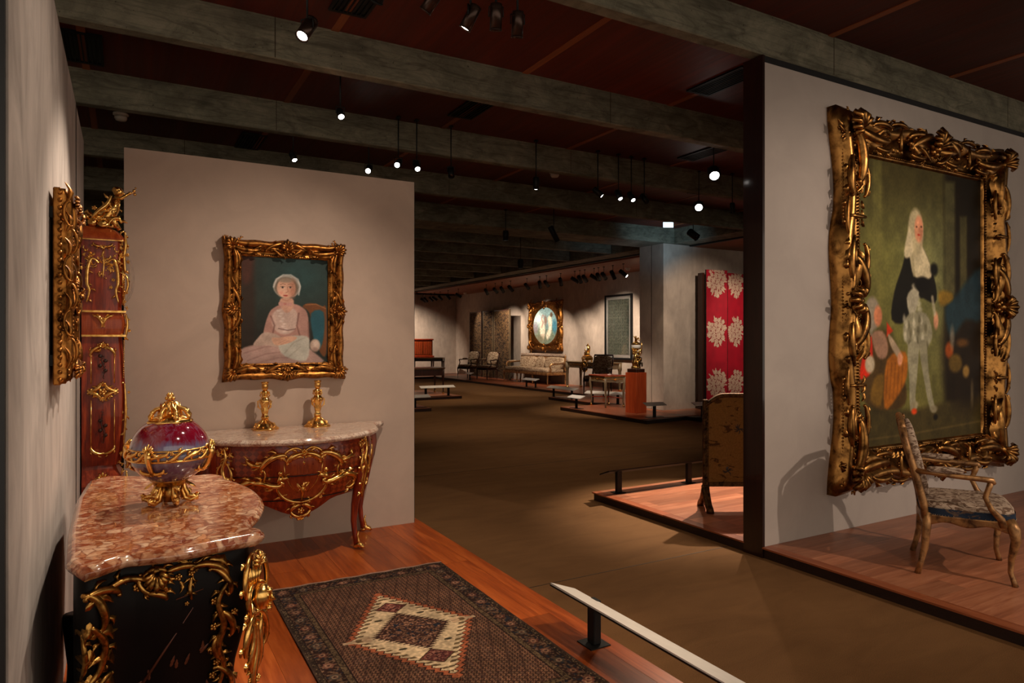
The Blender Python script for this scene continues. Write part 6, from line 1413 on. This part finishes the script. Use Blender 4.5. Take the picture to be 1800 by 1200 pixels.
r = thing('framed_textile', 'tall narrow black frame holding a pale grey patterned textile beside the pier', 'picture', (13.2, 16.62, 1.99), -PI / 2)
box('backing', 'black', (-.6, .6, -.02, 0, -.96, .96), r)
for (a, b, c, d) in ((-.66, -.60, -1.0, 1.0), (.60, .66, -1.0, 1.0), (-.60, .60, -1.0, -.94), (-.60, .60, .94, 1.0)): box('frame_bar', 'black_metal', (a, b, -.06, 0, c, d), r)
box('mount', 'plate_white', (-.60, .60, -.03, -.02, -.94, .94), r)
P = Paint(60, 100, None, (104, 112, 98), 1.62)
for i in range(5):
    for j in range(9):
        c = ((i + .5 + .5 * (j % 2)) / 5 % 1.0, (j + .5) / 9); P.ell(c, .075, .11, (146, 146, 128), .03, .8); P.ell(c, .045, .07, (86, 92, 78), .03, .8); P.ell((c[0], c[1]), .02, .03, (160, 156, 138), .02, .8)
P.noise(.2, 40, seed=3); P.mesh('textile', 'silk_textile', 1.04, 1.70, r, loc=(0, -.032, 0))
box('glazing', 'glass', (-.6, .6, -.045, -.041, -.94, .94), r)

# ---- crimson screen with cream bouquets
r = thing('crimson_screen', 'tall crimson silk folding screen woven with cream flower bouquets behind the fire screen', 'folding screen', (11.4, 10.9, P0))
def bouquet_panel(w_, h_, rows, seed):
    P = Paint(84, 400, None, (158, 14, 34), h_ / w_); rs = random.Random(seed); dk = (120, 30, 34)
    P.noise(.06, 6, seed=seed)
    A_ = h_ / w_
    for cz in rows:
        cy = (h_ - cz) / w_ / A_
        fl = [(.5 + .30 * a, cy * A_ + .42 * b, c) for (a, b, c) in ((-.2, -1, .11), (.35, -.98, .10), (.95, -.85, .10), (-.75, -.55, .10), (-.1, -.55, .13), (.5, -.5, .14), (1.15, -.3, .14), (-1.15, -.25, .12), (-.5, -.1, .15), (.2, .0, .15), (.8, .15, .13), (-1.1, .3, .15), (-.45, .45, .14), (.25, .45, .14), (.95, .6, .11), (-.7, .8, .11), (-.05, .95, .12), (.55, .95, .10), (.1, 1.3, .08), (-.3, 1.25, .06))]
        for (x, y, rr) in fl:
            rr *= .84
            x = min(.94, max(.06, x)); X_, Y_ = P.X - x, P.Y - y; d = np.hypot(X_, Y_) / rr; a = np.arctan2(Y_, X_)
            P.blend((d < 1.14).astype(float) * .9, dk); P.blend(((d < .98 + .10 * np.cos(5 * a + rs.random() * 6))).astype(float) * .95, (206, 184, 156)); P.blend((((d * 2.6 + a / PI) % 1 < .3) & (d < .9) & (d > .12)).astype(float) * .9, dk)
        for k in range(16):
            g = rs.uniform(0, 2 * PI); x, y = .5 + .42 * math.cos(g), cy * A_ + .52 * math.sin(g); P.ell((max(.05, min(.95, x)), y / A_), .085, .026, (196, 172, 144), .01, .95, g)
    return P
wp = .60; hp = 3.04
xs = [11.0, 11.585, 12.17, 12.75]; yy = [10.86, 10.80, 10.86, 10.80]
for k in range(3):
    lf = thing('screen_leaf', None, None, ((xs[k] + xs[k + 1]) / 2 - 11.4, (yy[k] + yy[k + 1]) / 2 - 10.9, 0), math.atan2(yy[k + 1] - yy[k], xs[k + 1] - xs[k])); lf.parent = r
    W_ = math.hypot(xs[k + 1] - xs[k], yy[k + 1] - yy[k]) - .012; hh = hp - (.05 if k else 0)
    bouquet_panel(W_, hh, (.55 + .0, 1.70, 2.78) if True else 0, k).mesh('woven_silk', 'silk_textile', W_, hh, lf, loc=(0, -.021, hh / 2 + .01))
    box('leaf_core', 'frame_back', (-W_ / 2, W_ / 2, -.02, .02, .01, hh + .01), lf)
box('end_leaf', 'dark_wood', (-.47, -.41, -.02, .12, .0, 2.98), r)

# ---- fire screen
ux, uy = math.cos(R(-29)), math.sin(R(-29))
r = thing('fire_screen', 'carved arched-top fire screen with ochre painted cloth behind the dark wall end', 'fire screen', (4.88, 4.28, P0), R(-29))
for sx in (-1, 1):
    po = box('post', 'screen_frame', (sx * .40 - .024, sx * .40 + .024, -.02, .02, .20, .985), r, ch=.006)
    mb = MB(); Sp = lambda u, v, h=0: Vector((sx * .40 + u, -.02 - h, v))
    for i in range(22): scroll(mb, Sp, (-.010, .23 + i * .034), (.010, .255 + i * .034), .004, 'S', 1, .7, n=4)
    mb.build('carved_relief', 'screen_frame', po)['kind'] = 'stuff'
    ft = MB()
    for sy in (-1, 1): ft.tube([(sx * .40, sy * .01, .20), (sx * .40, sy * .03, .13), (sx * .40, sy * .085, .06), (sx * .40, sy * .135, .03), (sx * .40, sy * .15, .0)], [.032, .036, .034, .034, .034], 8)
    ft.lathe([(.03, 0), (.038, .012), (.03, .024)], 12, (sx * .40, 0, .195)); ft.build('foot', 'end_wood' if False else 'screen_frame', r)
def arch(u): return .985 + .075 * min(1, (1 - abs(u) / .40) * 4.0) ** 1.0 * (0 if abs(u) > .40 else 1) * (1 if True else 0)
def az(u):
    t = max(0, min(1, (.40 - abs(u)) / .17)); return .95 + .09 * math.sin(t * PI / 2)
mb = MB(); vs = []; n = 30
for i in range(n + 1):
    u = -.40 + .80 * i / n; z = az(u)
    for (dy_, dz) in ((-.02, -.035), (-.026, -.015), (-.022, 0.0), (.02, 0.0), (.02, -.035)): vs.append((u, dy_, z + dz))
fs = [(i * 5 + k, i * 5 + (k + 1) % 5, (i + 1) * 5 + (k + 1) % 5, (i + 1) * 5 + k) for i in range(n) for k in range(5)]
tr2 = mb.add(vs, fs).build('arched_rail', 'screen_frame', r)
mb = MB(); St2 = lambda u, v, h=0: Vector((u, -.022 - h, az(u) - .018 + v))
for i in range(26): leaf(mb, St2, (-.38 + i * .03, -.006), (-.36 + i * .03, .008), .006, .2)
mb.build('rail_relief', 'screen_frame', tr2)['kind'] = 'stuff'
box('lower_rail', 'screen_frame', (-.376, .376, -.018, .018, .205, .245), r, ch=.005)
mb = MB(); vs = []
for j in range(2):
    for i in range(n + 1):
        u = -.378 + .756 * i / n; vs.append((u, -.006, .24 if j == 0 else az(u) - .02))
mb.add(vs, [(i, i + 1, n + 2 + i, n + 1 + i) for i in range(n)]); mb.add([(v[0], .006, v[2]) for v in vs], [(i + 1, i, n + 1 + i, n + 2 + i) for i in range(n)]); mb.build('painted_cloth', 'screen_cloth', r)
mb = MB()
rr = random.Random(8)
Sk = lambda u, v, h=0: Vector((u, -.0065 - h, v))
for (cx, cz) in ((-.02, .52), (-.20, .34), (.08, .33), (.18, .60), (-.1, .72)):
    for k in range(9): a = rr.uniform(0, 2 * PI); leaf(mb, Sk, (cx, cz), (cx + .05 * math.cos(a), cz + .05 * math.sin(a)), .006, .2, .001)
mb.build('painted_sprig', 'end_wood', r)['kind'] = 'stuff'
